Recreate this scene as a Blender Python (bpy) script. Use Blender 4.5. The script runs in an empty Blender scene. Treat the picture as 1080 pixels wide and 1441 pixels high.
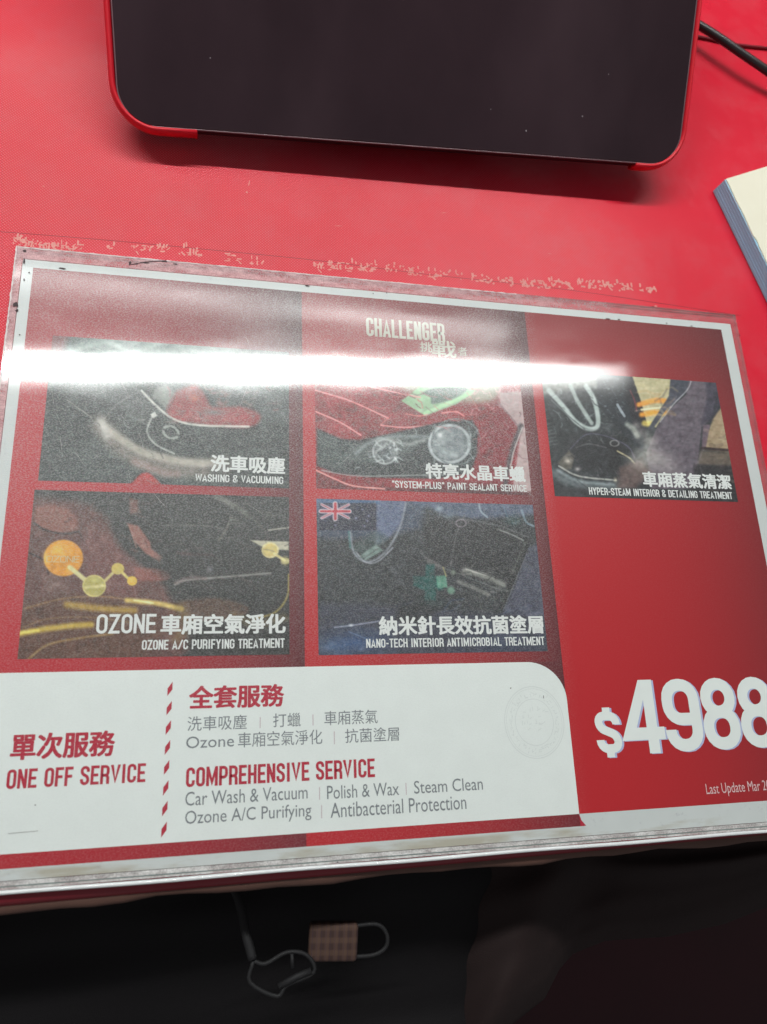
import bpy, bmesh, math, random
import numpy as np
from mathutils import Vector, Matrix

S = bpy.context.scene
COL = S.collection
MM = 0.001

# ------------------------------------------------------------------ camera
R = np.array([[0.975809875117133, 0.03951583938297779, -0.2150199666582971],
              [0.024753053957045724, 0.9572342403961801, 0.28825317922432725],
              [0.2172150407860286, -0.28660269965754204, 0.9331004868744354]])
FPX = 1032.375583310558
FL = np.diag([1., -1., -1.])
Rw = R @ FL                                  # world (x right, y away, z up) -> camera (x right, y down, z forward)
Cw = np.array([95.98995, -233.20575, 353.51415])   # mm
cd = bpy.data.cameras.new('camera')
cam = bpy.data.objects.new('camera', cd)
COL.objects.link(cam)
Mx = Rw.T @ FL
mat4 = Matrix.Identity(4)
for i in range(3):
    for j in range(3):
        mat4[i][j] = Mx[i, j]
    mat4[i][3] = Cw[i] * MM
cam.matrix_world = mat4
cd.sensor_fit = 'VERTICAL'
cd.sensor_height = 36
cd.lens = FPX / 1441 * 36
cd.clip_start = 0.01
cd.clip_end = 60
cd.dof.use_dof = True
cd.dof.focus_distance = 0.385
cd.dof.aperture_fstop = 9.0
S.camera = cam

# ------------------------------------------------------------------ world, exposure
w = bpy.data.worlds.new('World')
S.world = w
w.use_nodes = True
bg = w.node_tree.nodes['Background']
bg.inputs[0].default_value = (0.97, 0.98, 1.0, 1)
bg.inputs[1].default_value = 0.17
S.view_settings.view_transform = 'Standard'
S.view_settings.look = 'None'
S.view_settings.exposure = 0.0
S.view_settings.gamma = 1.0
LAMP_A, LAMP_B, LAMP_C = 90.0, 10.5, 2.0


def un(x, y, z=0.):
    """photo pixel -> place on the level z (mm)"""
    r = Rw.T @ np.array([(x - 540) / FPX, (y - 720.5) / FPX, 1.])
    k = (z - Cw[2]) / r[2]
    return Cw + k * r


def lin(c):
    c = np.asarray(c, float) / 255.
    return np.where(c <= .04045, c / 12.92, ((c + .055) / 1.055) ** 2.4)


# ------------------------------------------------------------------ helpers
def link(name, me, m=None, parent=None):
    o = bpy.data.objects.new(name, me)
    COL.objects.link(o)
    if m is not None:
        me.materials.append(m)
    if parent is not None:
        o.parent = parent
    return o


def tag(o, label=None, cat=None, group=None, kind=None):
    if label: o['label'] = label
    if cat: o['category'] = cat
    if group: o['group'] = group
    if kind: o['kind'] = kind
    return o


def empty(name, loc=(0, 0, 0)):
    o = bpy.data.objects.new(name, None)
    o.location = loc
    COL.objects.link(o)
    return o


def mesh(name, verts, faces, m=None, parent=None, smooth=False):
    me = bpy.data.meshes.new(name)
    me.from_pydata([tuple(float(a) for a in v) for v in verts], [], faces)
    me.update()
    if smooth:
        me.polygons.foreach_set('use_smooth', [True] * len(me.polygons))
    return link(name, me, m, parent)


def from_bm(name, bm, m=None, parent=None, smooth=False):
    me = bpy.data.meshes.new(name)
    bm.normal_update()
    bm.to_mesh(me)
    bm.free()
    if smooth:
        me.polygons.foreach_set('use_smooth', [True] * len(me.polygons))
    return link(name, me, m, parent)


def box_bm(bm, x0, x1, y0, y1, z0, z1, bevel=0, seg=2):
    r = bmesh.ops.create_cube(bm, size=1)
    for v in r['verts']:
        v.co = Vector(((x0 + x1) / 2 + v.co.x * (x1 - x0), (y0 + y1) / 2 + v.co.y * (y1 - y0), (z0 + z1) / 2 + v.co.z * (z1 - z0)))
    if bevel:
        es = list({e for v in r['verts'] for e in v.link_edges})
        bmesh.ops.bevel(bm, geom=es, offset=bevel, segments=seg, profile=.5, affect='EDGES')


def tube(name, pts, rad, m, parent=None, sides=12, closed=False):
    """a round bar along pts (metres); rad one number or one per point"""
    P = [Vector(p) for p in pts]
    n = len(P)
    rr = rad if hasattr(rad, '__len__') else [rad] * n
    vs, fs = [], []
    up = Vector((0, 0, 1))
    for i, p in enumerate(P):
        a = P[(i - 1) % n] if (closed or i > 0) else P[i]
        b = P[(i + 1) % n] if (closed or i < n - 1) else P[i]
        t = (b - a).normalized()
        u = t.cross(up)
        u = u.normalized() if u.length > 1e-3 else Vector((1, 0, 0))
        v = u.cross(t).normalized()
        for k in range(sides):
            an = 2 * math.pi * k / sides
            vs.append(p + (u * math.cos(an) + v * math.sin(an)) * rr[i])
    for i in range(n if closed else n - 1):
        for k in range(sides):
            j = (i + 1) % n
            fs.append((i * sides + k, i * sides + (k + 1) % sides, j * sides + (k + 1) % sides, j * sides + k))
    if not closed:
        fs.append(tuple(range(sides))[::-1])
        fs.append(tuple((n - 1) * sides + k for k in range(sides)))
    o = mesh(name, vs, fs, m, parent, smooth=True)
    return o


def spline(pts, n=12):
    P = [np.array(p, float) for p in pts]
    P = [2 * P[0] - P[1]] + P + [2 * P[-1] - P[-2]]
    out = []
    for i in range(1, len(P) - 2):
        for k in range(n):
            t = k / n
            a, b, c, d = P[i - 1:i + 3]
            out.append(.5 * ((2 * b) + (-a + c) * t + (2 * a - 5 * b + 4 * c - d) * t * t + (-a + 3 * b - 3 * c + d) * t ** 3))
    out.append(P[-2])
    return out


# ------------------------------------------------------------------ materials
class NT:
    def __init__(s, name):
        s.m = bpy.data.materials.new(name)
        s.m.use_nodes = True
        s.t = s.m.node_tree
        s.n = s.t.nodes
        s.p = s.n['Principled BSDF']
        s.out = s.n['Material Output']
        s.tc = None

    def add(s, kind, **kw):
        nd = s.n.new(kind)
        for k, v in kw.items():
            setattr(nd, k, v)
        return nd

    def l(s, a, b):
        s.t.links.new(a, b)

    def coord(s):
        if not s.tc:
            s.tc = s.n.new('ShaderNodeNewGeometry').outputs['Position']
        return s.tc

    def noise(s, scale, detail=3, rough=.5, vec=None, stretch=None):
        nd = s.n.new('ShaderNodeTexNoise')
        nd.inputs['Scale'].default_value = scale
        nd.inputs['Detail'].default_value = detail
        nd.inputs['Roughness'].default_value = rough
        v = vec or s.coord()
        if stretch:
            mp = s.n.new('ShaderNodeMapping')
            mp.inputs['Scale'].default_value = stretch
            s.l(v, mp.inputs['Vector'])
            v = mp.outputs[0]
        s.l(v, nd.inputs['Vector'])
        return nd.outputs['Fac']

    def math(s, op, a, b=None, c=None, clamp=False):
        nd = s.n.new('ShaderNodeMath')
        nd.operation = op
        nd.use_clamp = clamp
        for i, q in enumerate((a, b, c)):
            if q is None: continue
            if isinstance(q, (int, float)):
                nd.inputs[i].default_value = q
            else:
                s.l(q, nd.inputs[i])
        return nd.outputs[0]

    def ramp(s, fac, lo, hi, a=0., b=1.):
        nd = s.n.new('ShaderNodeMapRange')
        nd.inputs['From Min'].default_value = lo
        nd.inputs['From Max'].default_value = hi
        nd.inputs['To Min'].default_value = a
        nd.inputs['To Max'].default_value = b
        s.l(fac, nd.inputs['Value'])
        return nd.outputs[0]

    def mix(s, fac, a, b):
        nd = s.n.new('ShaderNodeMix')
        nd.data_type = 'RGBA'
        for i, q in ((0, fac), (6, a), (7, b)):
            if isinstance(q, (int, float)):
                nd.inputs[i].default_value = q
            elif isinstance(q, (tuple, list, np.ndarray)):
                nd.inputs[i].default_value = (*[float(x) for x in q[:3]], 1)
            else:
                s.l(q, nd.inputs[i])
        return nd.outputs[2]

    def xyz(s):
        nd = s.n.new('ShaderNodeSeparateXYZ')
        s.l(s.coord(), nd.inputs[0])
        return nd.outputs

    def bump(s, h, strength, dist, prev=None):
        nd = s.n.new('ShaderNodeBump')
        nd.inputs['Strength'].default_value = strength
        nd.inputs['Distance'].default_value = dist
        s.l(h, nd.inputs['Height'])
        if prev is not None:
            s.l(prev, nd.inputs['Normal'])
        return nd.outputs[0]

    def set(s, **kw):
        for k, v in kw.items():
            i = s.p.inputs[k.replace('_', ' ')]
            if isinstance(v, (int, float)):
                i.default_value = v
            elif isinstance(v, (tuple, list, np.ndarray)):
                i.default_value = (*[float(x) for x in v[:3]], 1)
            else:
                s.l(v, i)
        return s


def simple(name, srgb, rough=.5, coat=0., metal=0., spec=.5, var=.08, nscale=60):
    t = NT(name)
    c = lin(srgb)
    f = t.noise(nscale, 3)
    t.set(Base_Color=t.mix(f, c * (1 - var), np.minimum(c * (1 + var), .95)), Roughness=rough, Metallic=metal)
    t.p.inputs['Specular IOR Level'].default_value = spec
    t.p.inputs['Coat Weight'].default_value = coat
    t.p.inputs['Coat Roughness'].default_value = .05
    return t.m


def laminate(name, color=None, attr=None, smudge=0.):
    """flat print sealed under a worn glossy film: one film finish for all prints of the sign"""
    t = NT(name)
    x, y, z = t.xyz()
    if attr:
        a = t.add('ShaderNodeAttribute', attribute_name='Col')
        base = a.outputs['Color']
    else:
        c = lin(color)
        base = t.mix(t.noise(90, 2), c * .96, np.minimum(c * 1.04, .92))
    if smudge:
        f = t.noise(45, 5, .6, stretch=(.35, 1.6, 1))
        band = t.ramp(y, -.2805, -.282, 0, 1)
        side = t.ramp(f, .47, .60)
        base = t.mix(t.math('MULTIPLY', band, t.math('MULTIPLY', side, smudge), clamp=True), base, lin((176, 170, 152)))
        # scuffed streaks everywhere on the bare white border
        g = t.ramp(t.noise(240, 4, .7), .62, .74)
        base = t.mix(t.math('MULTIPLY', g, .35), base, lin((150, 150, 160)))
    # pebbled grain of the film: strong over the left two thirds, wearing off near the foot and to the right
    gx = t.ramp(x, .262, .275, 1., .12)
    gy = t.math('MULTIPLY', t.ramp(y, -.225, -.165, .25, .55), t.ramp(y, -.150, -.085, 1., 1.82))
    gz = t.math('MULTIPLY', gx, gy)
    n1 = t.noise(1700, 2, .6, stretch=(.7, 1.2, 1))
    n2 = t.noise(3000, 1, .5)
    h = t.math('ADD', n1, t.math('MULTIPLY', n2, .5))
    b = t.n.new('ShaderNodeBump')
    b.inputs['Distance'].default_value = .00016
    t.l(t.math('MULTIPLY', gz, .85), b.inputs['Strength'])
    t.l(h, b.inputs['Height'])
    # fine pale speckle: the film is abraded, so the print shows through minute whitish points
    sp = t.ramp(t.math('ADD', n1, t.math('MULTIPLY', n2, .35)), .60, .86)
    haze = t.math('ADD', t.math('MULTIPLY', gz, .014), t.math('MULTIPLY', sp, t.math('MULTIPLY', gz, .40)))
    cn = t.add('ShaderNodeTexNoise')
    cn.inputs['Scale'].default_value = 1900
    cn.inputs['Detail'].default_value = 1
    t.l(t.coord(), cn.inputs['Vector'])
    base = t.mix(haze, base, t.mix(.5, (.62, .62, .61), cn.outputs['Color']))
    t.set(Base_Color=base, Roughness=.42, Normal=b.outputs[0])
    t.p.inputs['Specular IOR Level'].default_value = .5
    t.p.inputs['Coat Weight'].default_value = 1.
    t.p.inputs['Coat IOR'].default_value = 1.55
    wav = t.bump(t.noise(6, 1, .4, stretch=(.5, 1, 1)), .10, .004)
    smear = t.ramp(t.noise(26, 5, .65, stretch=(.45, 1.3, 1)), .35, .72, .04, .12)
    t.l(smear, t.p.inputs['Coat Roughness'])
    t.l(wav, t.p.inputs['Coat Normal'])
    return t.m


M = {}
M['white_print'] = laminate('white_print', (232, 238, 234))
M['margin'] = laminate('white_margin', (206, 211, 209), smudge=.9)
M['caption'] = laminate('caption_print', (228, 231, 228))
M['crimson'] = laminate('crimson_print', (182, 22, 52))
M['grey_print'] = laminate('grey_print', (120, 126, 130))
M['lavender'] = laminate('lavender_print', (180, 188, 222))
M['faint'] = laminate('faint_print', (219, 225, 222))
M['date'] = laminate('date_print', (222, 190, 190))
M['divider'] = laminate('divider_print', (196, 176, 182))
M['gold'] = laminate('gold_print', (206, 200, 160))
M['logo'] = laminate('logo_print', (192, 192, 176))
M['tile'] = laminate('photo_print', attr=True)

# red vinyl mat with a canvas weave
t = NT('red_vinyl')
x, y, z = t.xyz()
wl = t.ramp(x, .16, .36, 1., .10)
wy = t.ramp(y, .10, .16, 1., .35)
wt = t.math('MULTIPLY', t.math('MULTIPLY', wl, wy), t.ramp(y, -.289, -.286, 0, 1))
sx = t.math('SINE', t.math('MULTIPLY', x, 2 * math.pi / .0017))
sy = t.math('SINE', t.math('MULTIPLY', y, 2 * math.pi / .0017))
weave = t.math('MULTIPLY', sx, sy)
c0, c1 = np.array([.78, .010, .038]), np.array([.64, .007, .026])
base = t.mix(t.noise(14, 4, .55), c0, c1)
dust = t.math('MULTIPLY', t.ramp(t.math('MULTIPLY_ADD', weave, .5, .5), .55, .9), t.math('MULTIPLY', wt, .30))
base = t.mix(dust, base, (.80, .50, .50))
wear = t.math('MULTIPLY', t.ramp(t.noise(30, 6, .7), .45, .85), .20)
base = t.mix(wear, base, (.60, .22, .24))
# front edge: shade of the rolled-over mat painted into its colour
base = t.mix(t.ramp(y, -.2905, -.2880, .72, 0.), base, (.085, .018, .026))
b1 = t.n.new('ShaderNodeBump')
b1.inputs['Distance'].default_value = .00012
t.l(t.math('MULTIPLY', wt, .9), b1.inputs['Strength'])
t.l(weave, b1.inputs['Height'])
b2 = t.bump(t.noise(10, 2, .5), .25, .0022, b1.outputs[0])
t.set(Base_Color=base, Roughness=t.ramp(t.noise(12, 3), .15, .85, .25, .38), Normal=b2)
t.p.inputs['Specular IOR Level'].default_value = .42
M['mat'] = t.m

t = NT('counter_edge_board')
t.set(Base_Color=t.mix(t.noise(120, 4, .6, stretch=(.3, 1, 1)), lin((74, 52, 46)), lin((112, 78, 66))), Roughness=.6)
M['edge'] = t.m
M['counter'] = simple('dark_counter', (52, 42, 42), .6)
M['black_case'] = simple('tablet_body', (26, 24, 26), .35)
M['red_case'] = simple('red_rubber', (216, 22, 42), .42, var=.05)
M['cable'] = simple('black_rubber_cable', (40, 32, 34), .38)
M['thin_strip'] = simple('maroon_strip', (120, 10, 28), .45)
M['lamp_body'] = simple('lamp_enamel', (225, 225, 222), .4)
M['ring'] = simple('grey_metal', (105, 105, 112), .35, metal=.7)
M['webbing'] = simple('grey_webbing', (27, 26, 28), .7, var=.3, nscale=900)

t = NT('screen_glass')
sm = t.noise(12, 4, .55, stretch=(1, .5, 1))
t.set(Base_Color=t.mix(sm, (.012, .005, .008), (.045, .023, .030)), Roughness=t.ramp(sm, .3, .7, .05, .16))
t.p.inputs['Specular IOR Level'].default_value = .5
smg = t.math('MULTIPLY', t.ramp(t.noise(7, 3, .5, stretch=(1.6, .6, 1)), .48, .78), .28)
fine = t.math('MULTIPLY', t.ramp(t.noise(420, 3, .7), .66, .8), .10)
t.l(t.mix(t.math('ADD', smg, fine, clamp=True), t.mix(sm, (.012, .005, .008), (.045, .023, .030)), (.085, .052, .062)), t.p.inputs['Base Color'])
M['screen'] = t.m

# note pad
t = NT('pad_paper')
t.set(Base_Color=t.mix(t.noise(60, 3), lin((232, 226, 204)), lin((240, 235, 216))), Roughness=.8)
M['paper'] = t.m
t = NT('pad_edge')
st = t.noise(60, 2, .5, stretch=(.2, .2, 12))
t.set(Base_Color=t.mix(st, lin((150, 200, 226)), lin((158, 208, 232))), Roughness=.7)
M['pad_edge'] = t.m

# clear film margin round the print: real clear plastic, whitened where it is worn
t = NT('clear_film')
x, y, z = t.xyz()
tr = t.add('ShaderNodeBsdfTransparent')
tr.inputs[0].default_value = (.97, .97, .97, 1)
df = t.add('ShaderNodeBsdfDiffuse')
t.l(t.mix(t.ramp(y, -.278, -.283), (.93, .70, .71), (.88, .87, .85)), df.inputs[0])
wn = t.math('ADD', t.ramp(t.noise(220, 5, .7, stretch=(.5, 1, 1)), .38, .72, .10, .62), t.ramp(t.noise(1500, 2, .6), .35, .7, -.12, .2))
wleft = t.math('MAXIMUM', t.ramp(x, .18, .40, .72, .20), t.ramp(y, -.278, -.283, 0, 1.0))
wf = t.math('MULTIPLY', wn, wleft)
wf = t.math('ADD', wf, t.math('MULTIPLY', wleft, .34), clamp=True)
m1 = t.add('ShaderNodeMixShader')
t.l(wf, m1.inputs[0]); t.l(tr.outputs[0], m1.inputs[1]); t.l(df.outputs[0], m1.inputs[2])
gl = t.add('ShaderNodeBsdfGlossy')
gl.inputs['Roughness'].default_value = .06
fr = t.add('ShaderNodeFresnel')
fr.inputs[0].default_value = 1.62
m2 = t.add('ShaderNodeMixShader')
t.l(fr.outputs[0], m2.inputs[0]); t.l(m1.outputs[0], m2.inputs[1]); t.l(gl.outputs[0], m2.inputs[2])
t.l(m2.outputs[0], t.out.inputs[0])
M['film'] = t.m
M['film_lip'] = simple('film_lip', (236, 238, 238), .25, coat=.8)
M['groove'] = simple('film_groove', (112, 128, 124), .5)
M['dirt'] = simple('grime', (74, 60, 62), .8)
M['residue'] = simple('glue_residue', (222, 148, 140), .7, var=.2, nscale=400)
M['seam'] = simple('seam_dark_red', (150, 30, 44), .6)
M['scratch'] = simple('scratch_white', (214, 206, 204), .6)


def dark_cloth(name, a, b):
    t = NT(name)
    f = t.noise(18, 4, .6)
    wv = t.noise(1400, 1)
    t.set(Base_Color=t.mix(f, lin(a), lin(b)), Roughness=.75, Normal=t.bump(wv, .3, .0005))
    t.p.inputs['Specular IOR Level'].default_value = .3
    return t.m


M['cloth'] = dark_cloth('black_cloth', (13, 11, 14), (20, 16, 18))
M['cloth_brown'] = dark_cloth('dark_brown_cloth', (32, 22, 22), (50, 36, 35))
t = NT('dark_red_floor')
t.set(Base_Color=t.mix(t.noise(5, 3), (.02, .0004, .003), (.06, .0015, .009)), Roughness=.6)
M['floor'] = t.m


def emit(name, s, half=1., hw=.04, fade=0.):
    t = NT(name)
    e = t.add('ShaderNodeEmission')
    e.inputs[0].default_value = (.97, 1., .98, 1)
    tc = t.add('ShaderNodeTexCoord').outputs['Object']
    sp = t.add('ShaderNodeSeparateXYZ'); t.l(tc, sp.inputs[0])
    # the tube inside: brightest along the middle, weaker towards the rims and one end
    q = t.math('DIVIDE', sp.outputs[1], hw)
    q = t.math('SUBTRACT', 1.12, t.math('MULTIPLY', q, q), clamp=True)
    if fade:
        q = t.math('MULTIPLY', q, t.ramp(sp.outputs[0], half - .72, half, 1., 1 - fade))
    t.l(t.math('MULTIPLY', q, s), e.inputs[1])
    t.l(e.outputs[0], t.out.inputs[0])
    return t.m


# ------------------------------------------------------------------ lamps above the counter
def batten(a, b, width, power, label, fade=0.):
    a, b = Vector(a), Vector(b)
    root = empty('batten_lamp', (a + b) / 2)
    d = b - a
    root.rotation_euler = (0, 0, math.atan2(d.y, d.x))
    L = d.length
    tag(root, label, 'lamp', 'batten lamps mirrored in the sign')
    bm = bmesh.new()
    n = 10
    prof = [(-width / 2 * math.cos(math.pi * k / n), -width * .22 * math.sin(math.pi * k / n)) for k in range(n + 1)]
    vs = [bm.verts.new((sx * L / 2, y, z)) for sx in (-1, 1) for y, z in prof]
    for k in range(n):
        bm.faces.new((vs[k], vs[n + 1 + k], vs[n + 2 + k], vs[k + 1]))
    from_bm('diffuser', bm, emit('lamp_glow', power, L / 2, width / 2, fade), root)
    bm = bmesh.new()
    box_bm(bm, -L / 2 - .012, L / 2 + .012, -width / 2 - .006, width / 2 + .006, .002, .045, .006)
    from_bm('housing', bm, M['lamp_body'], root)
    for sx in (-1, 1):
        bm = bmesh.new()
        box_bm(bm, sx * L / 2 - .01 + sx * .012, sx * L / 2 + .01 + sx * .012, -width / 2, width / 2, -.024, .0, .004)
        from_bm('end_cap', bm, M['lamp_body'], root)
    return root


batten((-1.080, .666, 1.5), (1.310, .797, 1.5), .073, LAMP_A, 'bright white batten lamp mirrored as the white streak across the sign', .86)
batten((-1.35, 1.005, 1.5), (.93, .915, 1.5), .060, LAMP_B, 'dimmer batten lamp mirrored as the pale streak above the bright one')

batten((-.95, 1.45, 1.5), (.95, 1.47, 1.5), .28, LAMP_C, 'wide dim batten lamp whose glow lies on the mat near the tablet')

# ------------------------------------------------------------------ floor, counter, mat
FLOORZ = -.90
mesh('floor', [(-2, -2.2, FLOORZ), (2.6, -2.2, FLOORZ), (2.6, 1.4, FLOORZ), (-2, 1.4, FLOORZ)], [(0, 1, 2, 3)], M['floor'])['kind'] = 'structure'

EDGE = lambda x: -.2950 + .0035 * x / .37          # the front edge of the counter
cnt = empty('counter', (0, 0, FLOORZ))
tag(cnt, 'service counter with a worn brown front edge carrying the red mat', 'counter')
bm = bmesh.new()
box_bm(bm, -.75, 1.15, -.284, .95, -.040, -.0022)
o = from_bm('counter_top', bm, M['counter'], cnt); o.location = (0, 0, -FLOORZ)
bm = bmesh.new()
box_bm(bm, -.70, 1.10, -.240, .90, FLOORZ + .001, -.0405)
o = from_bm('cabinet', bm, M['counter'], cnt); o.location = (0, 0, -FLOORZ)
# rounded brown edge strip along the front
random.seed(4)
vs, fs = [], []
NX, NP = 150, 8
for i in range(NX + 1):
    X = -.75 + 1.9 * i / NX
    j = .0006 * math.sin(X * 57) + .0005 * math.sin(X * 131 + 1) + random.uniform(-.0003, .0003)
    y0 = EDGE(X) - .0001
    for k in range(NP + 1):
        a = math.pi / 2 * k / NP
        vs.append((X, y0 - (.0034 + j) * math.sin(a), -.0076 + .0030 * math.cos(a)))
    vs.append((X, y0 - .0034 - j, -.042))
for i in range(NX):
    for k in range(NP + 1):
        a = i * (NP + 2) + k
        fs.append((a, a + 1, a + NP + 3, a + NP + 2))
o = mesh('edge_strip', vs, fs, M['edge'], cnt, True); o.location = (0, 0, -FLOORZ)

mat_root = empty('red_mat', (0, 0, -.002))
tag(mat_root, 'red woven vinyl mat covering the counter under the sign and tablet', 'mat')
bm = bmesh.new()
NX = 60
rows = []
rows.append([bm.verts.new((-.75 + 1.9 * i / NX, .95, .002)) for i in range(NX + 1)])
for k in range(9):
    a = math.radians(84) * k / 8
    rows.append([bm.verts.new((-.75 + 1.9 * i / NX, EDGE(-.75 + 1.9 * i / NX) + .0066 - .0074 * math.sin(a), .002 - .0074 * (1 - math.cos(a)))) for i in range(NX + 1)])
rows.append([bm.verts.new((v.co.x, v.co.y - .0002, v.co.z - .0007)) for v in rows[-1]])
for p, q in zip(rows[:-1], rows[1:]):
    for i in range(NX):
        bm.faces.new((p[i], q[i], q[i + 1], p[i + 1]))
bm.normal_update()
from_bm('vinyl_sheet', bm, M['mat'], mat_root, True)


# ribbons: flat strokes with mitred joints, each lifted a hair above the last
def ribbon(vs, fs, pts, wdt, z, closed=False):
    P0 = [np.array(p, float)[:2] for p in pts]
    P, W0 = [], []
    for i, p in enumerate(P0):
        if P and np.linalg.norm(p - P[-1]) < 1e-7 * (1 if abs(p).max() < 2 and abs(wdt if not hasattr(wdt, '__len__') else 0) < .01 else 1e4): continue
        P.append(p); W0.append(wdt[i] if hasattr(wdt, '__len__') else wdt)
    if closed and np.linalg.norm(P[0] - P[-1]) < 1e-4 * max(W0): P.pop(); W0.pop()
    wdt = W0
    n = len(P)
    b0 = len(vs)
    for i in range(n):
        pa = P[(i - 1) % n] if (closed or i > 0) else None
        pb = P[(i + 1) % n] if (closed or i < n - 1) else None
        d1 = P[i] - pa if pa is not None else pb - P[i]
        d2 = pb - P[i] if pb is not None else P[i] - pa
        d1 = d1 / (np.linalg.norm(d1) + 1e-12)
        d2 = d2 / (np.linalg.norm(d2) + 1e-12)
        n1 = np.array([-d1[1], d1[0]]); n2 = np.array([-d2[1], d2[0]])
        mv = n1 + n2
        L = np.linalg.norm(mv)
        mv = mv / L if L > 1e-6 else n1
        k = 1 / max(.35, float(mv @ n1))
        ww = wdt[i] if hasattr(wdt, '__len__') else wdt
        for s in (1, -1):
            q = P[i] + s * mv * k * ww / 2
            vs.append((q[0], q[1], z))
    for i in range(n if closed else n - 1):
        j = (i + 1) % n
        fs.append((b0 + 2 * i + 1, b0 + 2 * j + 1, b0 + 2 * j, b0 + 2 * i))


# old glue marks: a broken row of little whitish strokes, and the dark red line of an old film edge
rng = random.Random(11)
vs, fs = [], []
kz = 0
for x0, x1, dens in ((18, 112, 1.), (150, 160, .8), (184, 240, .5), (252, 282, .8), (312, 372, .35), (442, 530, .95), (540, 625, .7),
                     (628, 662, .2), (664, 728, .6), (732, 803, 1.), (812, 872, 1.), (874, 930, .75)):
    for k in range(int((x1 - x0) * .75 * dens)):
        xx = rng.uniform(x0, x1)
        yy = 338 + (xx - 18) * .081 + (5 if xx < 300 else 3) * math.sin(xx * .02) + rng.uniform(-6.0, 6.0) * (1 - .45 * (xx > 874))
        p = un(xx, yy) * MM
        an = rng.choice((0, 0, math.pi / 2, math.pi / 2, math.pi / 2, .9, -.9)) + rng.uniform(-.12, .12)
        L = rng.uniform(.0008, .0032)
        kz += 1
        q = p[:2] + L * np.array([math.cos(an), math.sin(an)])
        md = (p[:2] + q) / 2 + np.array([rng.uniform(-.0003, .0003), rng.uniform(-.0003, .0003)])
        wd = rng.uniform(.0005, .0011) * (1.4 if xx > 660 else 1.)
        ribbon(vs, fs, [p, md, q], [wd * .8, wd, wd * .9], .0021 + 2e-7 * kz)
o = mesh('glue_residue', vs, fs, M['residue'], mat_root)
tag(o, 'broken row of whitish glue marks above the sign', kind='stuff')
vs, fs = [], []
rng = random.Random(6)
for k, (a, b, L, an, wd) in enumerate(((350, 262, .0042, 1.45, .0007), (346, 271, .0012, .3, .0014), (921, 431, .0022, .1, .0012), (985, 440, .0015, 0, .0006), (60, 262, .0012, .2, .0004),
                            (234, 236, .0007, .6, .0006), (1010, 560, .001, .2, .0005), (620, 300, .004, .2, .0003), (770, 356, .003, -.2, .0003), (470, 318, .005, .1, .0003))):
    p = un(a, b) * MM
    d = np.array([math.cos(an), math.sin(an)]) * L
    ribbon(vs, fs, [p[:2], p[:2] + d * .5 + rng.uniform(-.0002, .0002), p[:2] + d], [wd * .3, wd, wd * .2], .00212 + k * 1e-6)
o = mesh('pale_scuffs', vs, fs, M['residue'], mat_root); o['kind'] = 'stuff'
vs, fs = [], []
pts = [un(a, b) * MM for a, b in spline([(-60, 322), (0, 326), (150, 338), (300, 352), (450, 367), (600, 386), (800, 408), (1042, 444)], 8)]
ribbon(vs, fs, pts, .00035, .00206)
mesh('film_edge_mark', vs, fs, M['seam'], mat_root)

# ------------------------------------------------------------------ the sign
sign = empty('price_sign', (0, 0, 0))
tag(sign, 'laminated red car service price sign with five photos and large white price', 'sign')
ZP = .0024
bm = bmesh.new()
box_bm(bm, -.0052, .4075, -.2847, .0046, .0004, ZP)
from_bm('white_margin', bm, M['margin'], sign)

# clear film margin (a real frame of clear plastic around the card)
X0, X1, Y0, Y1 = -.0092, .4124, -.2892, .0118
x0, x1, y0, y1 = -.0054, .4077, -.2849, .0048
zb, zt = .0003, .0026


def ring(O, I, zb, zt):
    vs = []
    for zz in (zb, zt):
        for (a, b, c, d) in (O, I):
            vs += [(a, c, zz), (b, c, zz), (b, d, zz), (a, d, zz)]
    fs = []
    for k in range(4):
        j = (k + 1) % 4
        fs.append((8 + k, 8 + j, 12 + j, 12 + k))
        fs.append((k, j, 8 + j, 8 + k))
        fs.append((4 + j, 4 + k, 12 + k, 12 + j))
    return vs, fs


vs, fs = ring((X0, X1, Y0 + .0012, Y1), (x0, x1, y0, y1), zb, zt)
mesh('clear_film_margin', vs, fs, M['film'], sign)
tube('film_lip', [(X0 + i * (X1 - X0) / 60, Y0 + .0002 * math.sin(i * .4), .0020) for i in range(61)], .0009, M['film_lip'], sign, 10)
vs, fs = [], []
ribbon(vs, fs, [(X0, -.2868, 0), (.1, -.2869, 0), (.25, -.2868, 0), (X1, -.2868, 0)], .0005, zt + 5e-5)
mesh('film_groove', vs, fs, M['groove'], sign)
vs, fs = [], []
rng = random.Random(3)
edge_w = []
for i in range(200):
    edge_w.append((X0 + .001 + i * (X1 - X0 - .002) / 199, Y1 - .0004 + rng.uniform(-.0002, .0002)))
ribbon(vs, fs, edge_w[:130], [rng.uniform(.0001, .0008) for _ in range(130)], zt + 4e-5)
edge_w = [(X0 + .0004 + rng.uniform(-.0002, .0002), Y1 - i * .0012) for i in range(150)]
ribbon(vs, fs, edge_w, [rng.uniform(.0002, .0010) for _ in edge_w], zt + 5e-5)
o = mesh('film_scuff', vs, fs, M['scratch'], sign)
o['kind'] = 'stuff'


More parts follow.
